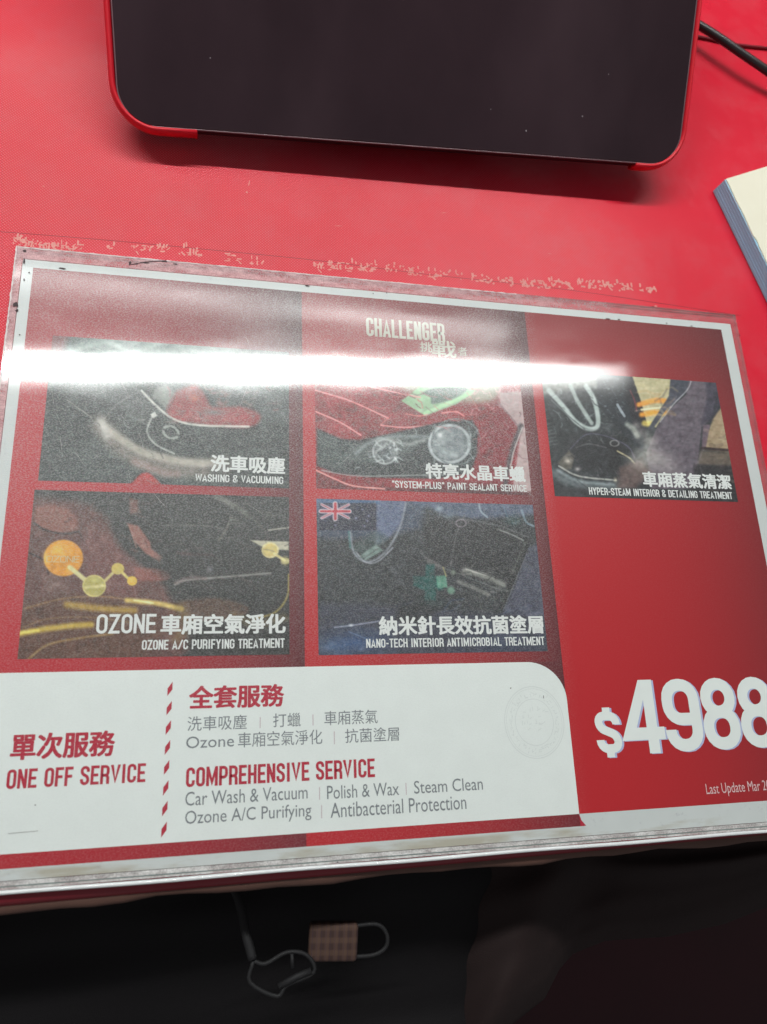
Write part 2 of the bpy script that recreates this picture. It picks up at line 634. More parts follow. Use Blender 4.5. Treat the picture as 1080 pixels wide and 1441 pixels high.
# printed colour panels: each a sheet of print running from bright red to dark red
def panel(name, rect, cl, cr, z, outline=None, label=None, nx=24, ny=6, top=None):
    a, b, c, d = [q * MM for q in rect]     # x0 x1 ytop ybottom
    vs, fs, cs = [], [], []
    for j in range(ny + 1):
        for i in range(nx + 1):
            u = i / nx
            vs.append((a + (b - a) * u, c + (d - c) * j / ny, z))
            k = u ** 2.1
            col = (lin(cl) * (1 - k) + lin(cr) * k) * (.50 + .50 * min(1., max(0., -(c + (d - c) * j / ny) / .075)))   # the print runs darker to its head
            cs.append(col)
    for j in range(ny):
        for i in range(nx):
            q = j * (nx + 1) + i
            fs.append((q, q + nx + 1, q + nx + 2, q + 1))
    o = mesh(name, vs, fs, M['tile'], sign)
    at = o.data.color_attributes.new('Col', 'FLOAT_COLOR', 'POINT')
    at.data.foreach_set('color', np.c_[np.array(cs), np.ones(len(cs))].ravel().astype(np.float32))
    if label: o['label'] = label
    return o


ZA = ZP + 5e-5
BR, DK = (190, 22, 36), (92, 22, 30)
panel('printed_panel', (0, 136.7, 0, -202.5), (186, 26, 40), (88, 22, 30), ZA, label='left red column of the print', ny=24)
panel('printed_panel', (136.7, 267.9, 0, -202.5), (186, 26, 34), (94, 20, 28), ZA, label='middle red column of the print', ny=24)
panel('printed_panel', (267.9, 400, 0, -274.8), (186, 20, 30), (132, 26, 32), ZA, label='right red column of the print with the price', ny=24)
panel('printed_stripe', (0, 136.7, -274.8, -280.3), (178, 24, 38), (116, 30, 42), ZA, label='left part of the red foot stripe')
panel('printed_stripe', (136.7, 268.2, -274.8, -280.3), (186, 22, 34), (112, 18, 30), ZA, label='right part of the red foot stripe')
# white panel with its rounded top right corner
pts = [(0, -202.5), (248.3, -202.5)]
for k in range(1, 13):
    a = math.pi / 2 * (1 - k / 12)
    pts.append((248.3 + 19.9 * math.cos(a), -221.5 + 19.0 * math.sin(a)))
pts += [(268.2, -274.8), (0, -274.8)]
# behind the rounded corner the middle column goes on
panel('printed_corner', (243, 267.9, -202.5, -224), (104, 20, 28), (92, 20, 28), ZA, nx=2, ny=2)
mesh('white_panel', [(a * MM, b * MM, ZA + 3e-5) for a, b in pts], [tuple(range(len(pts)))[::-1]], M['white_print'], sign)
# curled white tail over the stripe's right end
pts = [(265.9, -274.8), (268.2, -274.8), (269.0, -280.4), (270.8, -280.4), (268.9, -274.8)]
pts = [(268.2, -274.8), (268.9, -277.6), (271.2, -280.3), (268.2, -280.3)]
mesh('stripe_tail', [(a * MM, b * MM, ZA + 2e-5) for a, b in pts], [tuple(range(4))[::-1]], M['crimson'], sign)


# ------------------------------------------------------------------ photo prints, painted into the colour of a fine mesh
class Canvas:
    def __init__(s, rect, nx=300, ny=200, seed=1, base=(60, 64, 64)):
        s.rect = rect
        a, b, c, d = rect
        gx, gy = np.meshgrid(np.linspace(a, b, nx + 1), np.linspace(c, d, ny + 1))
        s.nx, s.ny = nx, ny
        P = np.stack([gx, gy, np.zeros_like(gx)], -1)
        q = (P - Cw) @ Rw.T
        s.X = 540 + FPX * q[..., 0] / q[..., 2]
        s.Y = 720.5 + FPX * q[..., 1] / q[..., 2]
        s.gx, s.gy = gx * MM, gy * MM
        s.c = np.ones(gx.shape + (3,)) * np.array(base, float)
        s.r = np.random.RandomState(seed)

    def noise(s, cell, amp, stretch=(1, 1), tint=(1, 1, 1)):
        u = (s.X - s.X.min()) / (cell * stretch[0]); v = (s.Y - s.Y.min()) / (cell * stretch[1])
        n = s.r.randn(int(v.max()) + 3, int(u.max()) + 3)
        i, j = v.astype(int), u.astype(int)
        fu, fv = u - j, v - i
        fu = fu * fu * (3 - 2 * fu); fv = fv * fv * (3 - 2 * fv)
        k = (n[i, j] * (1 - fu) + n[i, j + 1] * fu) * (1 - fv) + (n[i + 1, j] * (1 - fu) + n[i + 1, j + 1] * fu) * fv
        s.c += k[..., None] * amp * np.array(tint)

    def put(s, a, col):
        a = np.clip(a, 0, 1)[..., None]
        s.c = s.c * (1 - a) + np.array(col, float) * a

    def segd(s, p, q):
        dx, dy = q[0] - p[0], q[1] - p[1]
        L = dx * dx + dy * dy + 1e-9
        t = np.clip(((s.X - p[0]) * dx + (s.Y - p[1]) * dy) / L, 0, 1)
        return np.hypot(s.X - p[0] - t * dx, s.Y - p[1] - t * dy)

    def line(s, pts, w, col, a=1., soft=1.2, smooth=True):
        if smooth and len(pts) > 2: pts = spline(pts, 5)
        d = np.full(s.X.shape, 1e9)
        for p, q in zip(pts[:-1], pts[1:]):
            d = np.minimum(d, s.segd(p, q))
        s.put(a * np.clip((w / 2 - d) / soft + .5, 0, 1), col)

    def poly(s, pts, col, a=1., soft=1.5, smooth=False):
        if smooth: pts = spline(list(pts) + [pts[0]], 5)
        d = np.full(s.X.shape, 1e9)
        ins = np.zeros(s.X.shape, bool)
        for p, q in zip(pts, list(pts[1:]) + [pts[0]]):
            d = np.minimum(d, s.segd(p, q))
            cr = ((p[1] > s.Y) != (q[1] > s.Y))
            xs = (q[0] - p[0]) * (s.Y - p[1]) / ((q[1] - p[1]) if abs(q[1] - p[1]) > 1e-9 else 1e-9) + p[0]
            ins ^= cr & (s.X < xs)
        d = np.where(ins, d, -d)
        s.put(a * np.clip(d / soft + .5, 0, 1), col)

    def blob(s, x, y, rx, ry, col, a=1., ang=0, hard=0.):
        ca, sa = math.cos(ang), math.sin(ang)
        u = ((s.X - x) * ca + (s.Y - y) * sa) / rx; v = (-(s.X - x) * sa + (s.Y - y) * ca) / ry
        r = np.sqrt(u * u + v * v)
        s.put(a * np.clip((1 - r) / (1 - hard), 0, 1) ** (1.0 if hard else 1.4), col)

    def ringe(s, x, y, rx, ry, w, col, a=1., ang=0, soft=1.):
        ca, sa = math.cos(ang), math.sin(ang)
        u = ((s.X - x) * ca + (s.Y - y) * sa) / rx; v = (-(s.X - x) * sa + (s.Y - y) * ca) / ry
        r = abs(np.sqrt(u * u + v * v) - 1) * min(rx, ry)
        s.put(a * np.clip((w / 2 - r) / soft + .5, 0, 1), col)

    def build(s, label):
        nv = (s.nx + 1) * (s.ny + 1)
        co = np.stack([s.gx, s.gy, np.full_like(s.gx, ZA + 6e-5)], -1).reshape(-1, 3).astype(np.float32)
        me = bpy.data.meshes.new('photo_print')
        i, j = np.meshgrid(np.arange(s.nx), np.arange(s.ny))
        q = (j * (s.nx + 1) + i).ravel()
        f = np.stack([q, q + s.nx + 1, q + s.nx + 2, q + 1], -1).astype(np.int32)
        me.vertices.add(nv); me.vertices.foreach_set('co', co.ravel())
        me.loops.add(f.size); me.loops.foreach_set('vertex_index', f.ravel())
        me.polygons.add(len(f)); me.polygons.foreach_set('loop_start', np.arange(0, f.size, 4, dtype=np.int32))
        me.update(calc_edges=True)
        at = me.color_attributes.new('Col', 'FLOAT_COLOR', 'POINT')
        s.noise(7, 4.5); s.noise(3.2, 5, tint=(1, .8, .9)); s.noise(2.2, 4, (2, 1), (.8, 1, 1))
        lum = s.c.mean(-1, keepdims=True)
        c = np.clip(np.where(lum > 54, 54 + (s.c - 54) * 1.22, s.c * 1.0), 3, 232)
        c = lin(c).reshape(-1, 3)
        at.data.foreach_set('color', np.c_[c, np.ones(nv)].ravel().astype(np.float32))
        o = link('photo_print', me, M['tile'], sign)
        o['label'] = label
        return o


PH = {}
def detail(c, n, box, cols, ang, spread=.5, length=(6, 22), w=(.8, 2.0), a=(.15, .5)):
    """small printed details: seams, edges and glints running roughly one way"""
    r = c.r
    for k in range(n):
        x_, y_ = r.uniform(box[0], box[2]), r.uniform(box[1], box[3])
        an = ang + r.normal() * spread
        L = r.uniform(*length)
        bend = r.uniform(-.5, .5)
        p = [(x_, y_), (x_ + L * .5 * math.cos(an), y_ + L * .5 * math.sin(an)), (x_ + L * math.cos(an + bend), y_ + L * math.sin(an + bend))]
        c.line(p, r.uniform(*w), cols[r.randint(len(cols))], r.uniform(*a), 1.4, smooth=False)


# --- 1 washing
c = Canvas((12.4, 129.6, -37.8, -114.3), seed=1, base=(50, 56, 54))
c.noise(34, 5); c.noise(9, 4); c.noise(3.0, 3)
c.poly([(60, 470), (430, 470), (430, 560), (360, 560), (290, 545), (205, 545), (150, 560), (60, 548)], (84, 96, 92), .55, 14)
c.poly([(95, 492), (140, 478), (215, 472), (300, 478), (330, 500), (200, 512), (110, 508)], (128, 144, 138), .7, 8, True)
c.noise(5, 7, (3, 1))
c.line([(95, 500), (150, 486), (190, 498), (240, 484), (300, 492)], 5, (160, 172, 166), .5, 4)
c.poly([(60, 470), (100, 470), (90, 500), (62, 540)], (140, 30, 38), .5, 10)
for k in range(14):
    yy = 545 + k * 3.4
    c.line([(60 + k * 6, yy), (110 + k * 7, yy + 9), (180 + k * 3, yy + 22)], 1.2, (120, 120, 118), .35, 1.2)
c.line([(96, 566), (130, 590)], 2, (150, 146, 140), .7)
c.line([(148, 592), (166, 572), (185, 560)], 2, (140, 138, 134), .6)
c.poly([(234, 545), (252, 560), (238, 582), (214, 560), (222, 548)], (170, 172, 164), .6, 4)
c.poly([(250, 552), (276, 545), (290, 560), (300, 575), (340, 575), (366, 586), (352, 604), (285, 600), (236, 588)], (142, 44, 46), .85, 6, True)
for k in range(60):
    c.blob(c.r.uniform(238, 362), c.r.uniform(552, 602), c.r.uniform(3, 12), c.r.uniform(2, 6), [(176, 84, 84), (96, 34, 38), (84, 92, 86), (160, 110, 100)][c.r.randint(4)], .5, c.r.uniform(-.5, .5))
c.blob(275, 563, 14, 9, (180, 128, 104), .8)
c.blob(300, 583, 26, 7, (70, 88, 84), .8)
c.blob(338, 590, 24, 9, (150, 40, 48), .7)
c.line([(352, 560), (372, 575), (395, 590)], 22, (48, 60, 58), .6, 12)
c.line([(200, 553), (222, 575), (246, 593), (280, 601), (350, 603)], 3.2, (196, 196, 188), .9, 1.6)
c.line([(216, 586), (208, 610), (220, 628), (246, 641)], 2.6, (174, 176, 170), .8)
c.poly([(212, 586), (219, 582), (222, 588), (216, 592)], (190, 190, 184), .9)
c.ringe(241, 611, 11, 8, 3, (160, 164, 158), .85, .4)
c.blob(241, 611, 8, 6, (34, 40, 40), .8)
c.ringe(184, 596, 8, 9, 2, (110, 116, 112), .7)
c.line([(143, 602), (168, 628), (206, 650), (262, 662), (316, 662)], 28, (124, 116, 108), .8, 14)
c.line([(146, 600), (170, 620), (206, 640), (258, 652), (310, 655)], 11, (172, 166, 154), .8, 6)
c.line([(190, 652), (230, 668), (250, 670)], 10, (148, 122, 116), .6, 7)
c.line([(143, 596), (150, 610), (152, 616)], 12, (186, 184, 178), .7, 8)
c.poly([(60, 690), (170, 694), (190, 676), (60, 660)], (52, 60, 58), .5, 12)
c.blob(252, 684, 56, 14, (70, 84, 80), .7)
c.poly([(172, 697), (188, 680), (202, 668), (216, 672), (232, 697)], (158, 44, 44), .95, 3, True)
c.poly([(295, 660), (425, 640), (425, 700), (295, 700)], (44, 50, 48), .5, 16)
detail(c, 70, (75, 545, 240, 600), [(128, 130, 126), (150, 150, 144), (30, 34, 34)], .35)
detail(c, 50, (150, 575, 300, 640), [(120, 124, 120), (26, 30, 30), (90, 96, 92)], .4, .9, (4, 12))
detail(c, 40, (230, 540, 400, 600), [(170, 70, 72), (60, 80, 76), (180, 150, 140), (40, 46, 44)], .3, .8, (4, 14), (1, 3))
detail(c, 60, (75, 610, 410, 700), [(80, 86, 82), (34, 38, 36), (100, 104, 98)], .2, .5, (8, 30), (1, 2.5), (.1, .35))
c.line([(228, 606), (262, 620), (290, 634)], 3, (32, 36, 36), .6)
PH[1] = c.build('photo of a car nose being washed')
# --- 2 paint sealant
c = Canvas((143.2, 260.4, -37.8, -113.8), seed=2, base=(128, 30, 38))
c.noise(40, 7, tint=(1, .4, .4)); c.noise(8, 5); c.noise(3.0, 3)
c.poly([(430, 460), (760, 460), (760, 545), (650, 560), (600, 545), (430, 548)], (150, 110, 112), .5, 18)
c.poly([(560, 500), (680, 500), (700, 560), (650, 570), (560, 548)], (140, 168, 138), .7, 10, True)
c.poly([(563, 567), (588, 548), (625, 543), (668, 552), (640, 572), (597, 588)], (140, 178, 140), .95, 2)
c.poly([(592, 556), (610, 549), (655, 549), (638, 563), (608, 571), (604, 562)], (74, 92, 84), .9, 3, True)
c.line([(597, 584), (640, 566), (662, 556)], 5, (164, 204, 160), .8, 2)
c.blob(592, 566, 12, 10, (150, 190, 150), .8)
for p in ([(443, 552), (492, 567), (545, 591)], [(444, 582), (478, 597), (507, 615)], [(520, 547), (560, 556), (590, 562)], [(535, 601), (565, 604), (598, 602)]):
    c.line(p, 2.2, (214, 150, 146), .85)
c.line([(545, 591), (535, 600)], 1.8, (200, 130, 128), .7)
c.line([(620, 584), (640, 582), (651, 588)], 2.4, (216, 140, 136), .8)
c.line([(570, 585), (588, 588), (600, 586)], 1.6, (214, 150, 140), .7)
for k in range(40):
    a = c.r.uniform(0, 1); xx = 655 + a * 75; yy = 548 + c.r.uniform(0, 34)
    c.line([(xx, yy), (xx + c.r.uniform(-6, 6), yy + c.r.uniform(-5, 7))], 1.6, (204, 170, 170), .6)
c.poly([(446, 606), (478, 620), (505, 622), (560, 610), (625, 595), (662, 594), (671, 606), (670, 640), (660, 668), (610, 676), (520, 674), (470, 668), (446, 658)], (40, 50, 50), .97, 3)
c.poly([(446, 606), (478, 621), (500, 626), (478, 660), (446, 656)], (58, 68, 66), .7, 6)
for k in range(7):
    c.line([(446, 612 + 7 * k), (480, 624 + 6 * k)], 1.2, (92, 102, 98), .6)
c.poly([(480, 650), (500, 628), (530, 618), (560, 612), (600, 620), (560, 650), (520, 655)], (98, 106, 104), .6, 8)
c.line([(500, 640), (520, 625), (552, 617), (600, 617)], 5, (148, 158, 158), .6, 4)
c.blob(541, 638, 20, 19, (142, 146, 146), .95, 0, .45)
c.ringe(541, 638, 17, 17, 2.5, (180, 184, 184), .7)
c.poly([(528, 640), (545, 630), (552, 642), (540, 652)], (70, 78, 80), .9, 3)
c.line([(545, 620), (570, 628), (596, 622)], 5, (168, 172, 168), .6, 4)
c.blob(631, 627, 34, 31, (128, 136, 138), .98, 0, .6)
c.ringe(631, 627, 28, 26, 4, (188, 194, 196), .75, 0, 2)
c.ringe(640, 624, 34, 32, 2, (98, 108, 108), .9)
c.blob(622, 618, 15, 11, (190, 196, 194), .8, -.6)
c.blob(636, 640, 12, 8, (176, 180, 182), .7, .5)
c.blob(640, 622, 7, 13, (88, 96, 98), .7)
c.line([(452, 664), (500, 672), (580, 671), (640, 670)], 1.8, (150, 152, 150), .8)
c.poly([(440, 662), (470, 676), (500, 686), (620, 690), (760, 690), (760, 704), (440, 704)], (104, 24, 30), .95, 4)
c.line([(444, 664), (470, 676), (497, 686), (540, 690)], 2.4, (216, 158, 150), .85)
c.poly([(620, 680), (748, 686), (748, 702), (560, 700)], (70, 40, 44), .6, 8)
c.poly([(676, 600), (700, 575), (720, 600), (726, 625), (712, 660), (700, 690), (668, 670)], (118, 34, 44), .9, 10)
c.poly([(700, 555), (745, 552), (748, 694), (718, 694), (726, 640), (730, 610), (716, 590), (702, 575)], (176, 162, 160), .9, 4)
c.line([(700, 570), (722, 596), (730, 607)], 3, (120, 90, 94), .7)
c.line([(731, 602), (720, 632), (712, 664), (708, 690)], 7, (66, 62, 66), .9, 4)
c.line([(733, 604), (722, 634), (716, 660)], 2, (190, 184, 180), .8)
detail(c, 60, (446, 545, 660, 605), [(190, 90, 92), (80, 20, 28), (206, 130, 126)], .45, .4, (6, 26))
detail(c, 70, (470, 612, 665, 665), [(150, 156, 156), (24, 30, 30), (96, 104, 104), (196, 202, 202)], .2, 1.2, (4, 14), (.8, 2.4), (.2, .6))
detail(c, 40, (605, 600, 660, 650), [(206, 212, 212), (96, 104, 106), (160, 166, 168)], 1.0, .5, (4, 14), (1.5, 5), (.15, .4))
c.poly([(618, 612), (640, 604), (650, 622), (640, 640), (622, 634)], (110, 118, 120), .6, 5, True)
c.blob(618, 614, 8, 6, (226, 230, 228), .9)
detail(c, 30, (525, 622, 560, 655), [(214, 220, 220), (60, 68, 70)], .6, 1.2, (4, 10), (1, 2.6), (.3, .7))
detail(c, 40, (660, 550, 745, 690), [(190, 150, 150), (70, 30, 36), (140, 60, 66)], 1.5, .6, (5, 20))
PH[2] = c.build('photo of a red car headlamp being polished')
# --- 3 steam interior
c = Canvas((274.0, 388.9, -37.6, -113.9), seed=3, base=(48, 52, 54))
c.noise(30, 5); c.noise(8, 4); c.noise(3, 3)
c.poly([(750, 520), (885, 528), (880, 552), (820, 548), (758, 560)], (150, 152, 140), .6, 10)
c.noise(4, 8)
c.poly([(836, 520), (885, 522), (905, 590), (903, 640), (870, 610), (840, 570)], (38, 42, 48), .92, 4)
c.poly([(874, 520), (890, 524), (900, 560), (908, 590), (905, 620), (888, 600), (878, 560)], (30, 28, 34), .9, 3)
c.line([(884, 552), (890, 566), (893, 580)], 2.4, (120, 60, 66), .7)
for k in range(40):
    xx, yy = c.r.uniform(838, 880), c.r.uniform(536, 600)
    c.blob(xx, yy, 3, 2, (120, 130, 130), .5)
c.line([(866, 572), (872, 582), (876, 588)], 3.5, (150, 158, 164), .9)
c.line([(880, 600), (888, 606), (894, 616)], 7, (136, 140, 134), .9, 4)
c.poly([(884, 524), (943, 528), (941, 572), (920, 604), (908, 600), (898, 564)], (176, 168, 134), .97, 2)
c.poly([(884, 527), (943, 531), (943, 536), (886, 531)], (226, 220, 204), .9, 1)
c.line([(896, 572), (920, 566), (940, 568)], 7, (214, 144, 62), .9, 3)
c.line([(900, 579), (940, 575)], 3, (226, 214, 180), .9, 2)
c.line([(900, 586), (918, 583), (934, 584)], 7, (222, 148, 52), .9, 4)
c.line([(904, 598), (914, 600)], 8, (214, 190, 100), .8, 4)
c.poly([(942, 520), (975, 524), (962, 556), (934, 580), (916, 606), (908, 606), (920, 588), (938, 560)], (66, 68, 78), .97, 2)
c.poly([(970, 522), (1000, 524), (1006, 556), (998, 590), (984, 604), (980, 640), (976, 690), (914, 690), (906, 640), (922, 602), (940, 578), (962, 558)], (92, 84, 92), .97, 2)
c.line([(971, 524), (966, 548), (944, 572), (926, 596)], 1.6, (170, 168, 172), .8)
c.poly([(986, 522), (1012, 524), (1012, 572), (998, 596), (984, 600), (992, 560)], (56, 54, 66), .8, 5)
c.poly([(1000, 592), (1014, 572), (1030, 640), (984, 634)], (152, 134, 108), .95, 3)
c.poly([(986, 600), (996, 600), (990, 632), (984, 634)], (104, 88, 98), .9, 2)
c.line([(984, 633), (1024, 636)], 4, (46, 30, 32), .9, 2)
c.poly([(982, 636), (1040, 640), (1040, 660), (978, 656)], (98, 88, 78), .9, 4)
c.poly([(975, 656), (1040, 658), (1042, 716), (960, 716)], (42, 40, 42), .9, 6)
# steering wheel
c.line([(770, 552), (790, 574), (808, 596), (826, 606), (838, 602), (838, 584), (832, 562), (822, 546)], 6.5, (168, 178, 174), .95, 2.5)
c.line([(800, 545), (812, 570), (830, 598)], 5.5, (156, 166, 162), .9, 2.5)
c.line([(774, 566), (800, 590), (820, 606)], 2, (92, 100, 100), .8)
for k in range(7):
    c.line([(766, 600 + 5 * k), (776 + k, 597 + 5 * k)], 1.3, (96, 100, 98), .6)
c.blob(842, 640, 60, 34, (30, 31, 34), .95, .25, .6)
c.line([(800, 634), (822, 614), (850, 616), (880, 630), (890, 646)], 2, (78, 76, 92), .8)
c.poly([(806, 636), (826, 626), (858, 634), (858, 664), (812, 664), (786, 652)], (38, 39, 42), .9, 5)
c.line([(808, 632), (826, 627), (850, 632)], 2, (88, 88, 90), .8)
c.blob(861, 632, 10, 8, (22, 22, 24), 1, 0, .5)
c.ringe(862, 626, 6, 4, 1.6, (130, 130, 128), .8)
c.line([(862, 640), (860, 660)], 14, (26, 26, 28), .9, 4)
c.line([(866, 637), (882, 646), (890, 654)], 2.2, (170, 162, 128), .9)
c.poly([(782, 654), (798, 636), (806, 644), (802, 662), (792, 664)], (96, 92, 84), .9, 3)
c.blob(797, 651, 8, 7, (206, 198, 186), .9)
c.blob(810, 662, 8, 5, (190, 184, 180), .8)
c.line([(784, 658), (812, 672), (864, 678)], 2.4, (160, 160, 154), .9)
c.line([(778, 668), (812, 684), (862, 688)], 13, (92, 100, 102), .85, 7)
c.line([(782, 664), (812, 679), (860, 684)], 4, (136, 146, 148), .7, 3)
c.poly([(868, 660), (900, 648), (914, 668), (890, 690), (866, 690)], (98, 80, 76), .8, 8)
c.blob(863, 677, 4, 6, (190, 182, 160), .8)
for x_, y_, r_, a_ in ((898, 612, 20, .5), (912, 622, 18, .55), (906, 640, 26, .6), (892, 600, 10, .5), (925, 648, 26, .45), (888, 650, 22, .4), (905, 655, 30, .35), (940, 660, 30, .3)):
    c.blob(x_, y_, r_, r_ * .9, (192, 188, 180), a_)
c.poly([(770, 688), (1045, 696), (1045, 716), (770, 706)], (44, 44, 46), .6, 8)
detail(c, 60, (765, 545, 880, 620), [(96, 104, 102), (24, 27, 30), (140, 148, 146)], .8, .8, (4, 16))
detail(c, 60, (785, 615, 880, 680), [(70, 70, 76), (20, 21, 23), (112, 110, 108)], .3, .6, (6, 22), (.8, 2), (.15, .45))
detail(c, 40, (925, 545, 1000, 680), [(112, 104, 112), (70, 62, 70), (124, 116, 122)], 1.9, .3, (10, 40), (1, 4), (.1, .3))
detail(c, 26, (985, 595, 1030, 700), [(160, 140, 112), (60, 50, 46), (110, 96, 80)], .1, .2, (6, 20), (2, 5), (.1, .25))
detail(c, 20, (888, 538, 940, 590), [(200, 190, 150), (150, 120, 80), (176, 150, 106)], -.1, .15, (6, 24), (2, 5), (.15, .35))
PH[3] = c.build('photo of a car interior with steam at the seat')
# --- 4 ozone
c = Canvas((11.3, 129.5, -118.8, -196.7), seed=4, base=(46, 46, 44))
c.noise(34, 4); c.noise(9, 4); c.noise(3, 3)
c.poly([(40, 700), (110, 708), (150, 730), (168, 770), (200, 800), (240, 840), (250, 930), (20, 940)], (92, 62, 57), .95, 12, True)
c.poly([(52, 716), (78, 712), (104, 724), (110, 745), (84, 753), (62, 746), (50, 735)], (128, 84, 74), .85, 6, True)
c.line([(50, 738), (66, 748), (92, 753), (112, 750)], 2.4, (34, 26, 28), .9, 2)
c.line([(112, 750), (130, 780), (160, 820)], 2.4, (50, 34, 34), .7, 2)
c.line([(44, 780), (66, 792), (70, 810)], 2, (30, 24, 26), .9, 2)
c.poly([(124, 740), (150, 750), (176, 778), (205, 812), (180, 840), (140, 830), (118, 790)], (108, 70, 66), .75, 12, True)
c.blob(78, 826, 26, 22, (128, 112, 106), .5)
c.line([(60, 800), (100, 840), (115, 870)], 16, (112, 88, 80), .3, 12)
c.poly([(180, 738), (196, 742), (212, 764), (214, 774), (230, 786), (226, 792), (205, 780), (192, 766)], (140, 94, 84), .9, 3)
c.line([(183, 742), (193, 772)], 2, (150, 108, 96), .7)
c.poly([(183, 702), (196, 706), (194, 724), (184, 726)], (118, 80, 72), .8, 4)
c.poly([(190, 800), (225, 802), (240, 808), (236, 818), (196, 818)], (128, 78, 70), .85, 4, True)
c.poly([(225, 718), (410, 708), (410, 830), (250, 828), (215, 800), (240, 760)], (46, 48, 46), .6, 12)
c.line([(304, 700), (330, 714), (348, 726)], 8, (112, 112, 106), .75, 4)
c.line([(226, 741), (290, 742), (320, 748)], 2, (92, 92, 88), .7)
c.line([(378, 748), (408, 744)], 2.4, (170, 166, 156), .8)
c.line([(325, 730), (318, 748), (308, 762)], 3, (110, 104, 96), .6)
c.blob(330, 734, 12, 8, (110, 108, 100), .6)
c.line([(250, 780), (300, 784)], 4, (70, 50, 50), .7, 3)
c.blob(296, 803, 8, 8, (132, 128, 140), .7)
c.line([(247, 824), (262, 818), (310, 814), (380, 808)], 3, (150, 148, 144), .75, 2)
c.line([(248, 822), (268, 814), (290, 816)], 5, (110, 94, 92), .6, 3)
c.line([(255, 836), (330, 842), (400, 836)], 10, (34, 36, 34), .7, 6)
c.poly([(352, 762), (406, 764), (406, 776), (384, 775), (366, 770)], (196, 190, 168), .85, 2)
c.blob(380, 776, 13, 12, (196, 178, 112), .95, 0, .7)
c.ringe(380, 776, 11, 10, 2, (216, 202, 150), .7)
c.blob(401, 791, 8, 8, (178, 168, 118), .95, 0, .6)
c.line([(386, 781), (400, 790)], 4, (206, 194, 140), .9)
detail(c, 60, (240, 705, 405, 760), [(84, 86, 80), (26, 28, 26), (104, 100, 92)], .1, .5, (8, 34))
detail(c, 60, (230, 760, 405, 840), [(110, 104, 100), (28, 30, 28), (84, 70, 68)], -.05, .35, (8, 36))
detail(c, 60, (50, 705, 230, 870), [(128, 88, 78), (54, 34, 32), (104, 70, 64)], 1.0, .7, (8, 30), (1, 4), (.12, .4))
# hills of brown and the gold arcs
c.poly([(240, 850), (300, 842), (350, 856), (330, 872), (260, 876), (240, 870)], (94, 66, 50), .7, 6, True)
c.poly([(32, 850), (120, 834), (200, 850), (240, 880), (200, 930), (28, 930)], (84, 58, 42), .65, 14)
c.line([(36, 858), (90, 844), (150, 841), (200, 850)], 2.2, (140, 112, 72), .7, 1.8)
c.line([(34, 884), (70, 872), (130, 870), (190, 878)], 2, (130, 104, 66), .6, 1.6)
c.line([(40, 930), (70, 908), (120, 898), (160, 893)], 2.8, (150, 124, 72), .7, 2)
c.line([(28, 893), (60, 887), (100, 882), (130, 880)], 8, (188, 164, 72), .85, 5)
c.line([(30, 892), (56, 888)], 4, (222, 206, 110), .8, 3)
c.line([(96, 852), (150, 858), (190, 860)], 9, (176, 148, 62), .75, 6)
c.line([(180, 846), (220, 850), (256, 858)], 7, (206, 184, 104), .85, 4)
c.line([(190, 846), (216, 850)], 2.5, (236, 228, 170), .8, 2)
c.line([(256, 858), (262, 880), (250, 900)], 16, (130, 112, 66), .45, 12)
c.line([(406, 810), (404, 840), (388, 862), (360, 872)], 2.6, (168, 150, 78), .75, 2)
c.line([(330, 868), (360, 878), (400, 870)], 12, (130, 110, 60), .4, 9)
# ozone bubbles
c.blob(91, 787, 28.5, 26.5, (196, 136, 44), 1, 0, .93)
c.blob(86, 776, 20, 14, (232, 186, 96), .7)
c.blob(96, 803, 20, 9, (214, 150, 60), .6)
c.blob(66, 786, 8, 16, (240, 206, 130), .5)
c.line([(100, 800), (122, 818)], 6.5, (196, 190, 140), .95, 2)
c.line([(148, 820), (160, 808)], 4, (190, 180, 120), .9, 1.5)
c.line([(174, 808), (184, 818)], 4, (196, 186, 110), .9, 1.5)
c.blob(134, 826, 17, 16, (160, 150, 84), 1, 0, .9)
c.blob(136, 817, 10, 7, (190, 190, 120), .7)
c.line([(122, 828), (146, 826)], 4, (206, 196, 150), .6, 2)
c.ringe(134, 826, 15.5, 14.5, 2, (200, 190, 130), .6)
c.blob(167, 802, 9.5, 8.5, (184, 166, 92), 1, 0, .88)
c.blob(187, 819, 7.5, 7, (200, 166, 70), 1, 0, .88)
PH[4] = c.build('photo of a brown car interior with golden bubbles')
# --- 5 antimicrobial
c = Canvas((143.2, 260.5, -119.2, -197.3), seed=5, base=(44, 47, 50))
c.noise(34, 4); c.noise(9, 4); c.noise(3, 3)
c.poly([(440, 700), (760, 700), (760, 726), (640, 734), (600, 716), (560, 704), (440, 724)], (96, 108, 132), .7, 8)
c.poly([(530, 704), (572, 704), (562, 740), (545, 760), (528, 768), (528, 740)], (122, 128, 156), .85, 5)
c.poly([(444, 700), (600, 700), (590, 745), (530, 760), (444, 760)], (72, 84, 108), .6, 10)
c.line([(446, 707), (530, 709)], 5, (66, 100, 132), .7, 3)
c.poly([(528, 748), (548, 760), (520, 780), (500, 792), (492, 770)], (66, 82, 80), .6, 8)
c.poly([(502, 786), (528, 768), (538, 776), (514, 790)], (118, 138, 130), .85, 2)
c.line([(510, 788), (530, 774)], 1.5, (60, 70, 70), .8)
c.line([(492, 750), (496, 776), (508, 790), (526, 790), (546, 772), (562, 742), (570, 710)], 3, (132, 136, 144), .85, 2)
c.line([(500, 778), (512, 792), (530, 792), (552, 772)], 2, (150, 152, 160), .8)
c.line([(490, 750), (492, 772)], 3, (70, 120, 118), .7)
c.poly([(596, 738), (640, 728), (700, 740), (742, 756), (742, 770), (722, 830), (700, 828), (600, 790)], (38, 38, 40), .92, 4)
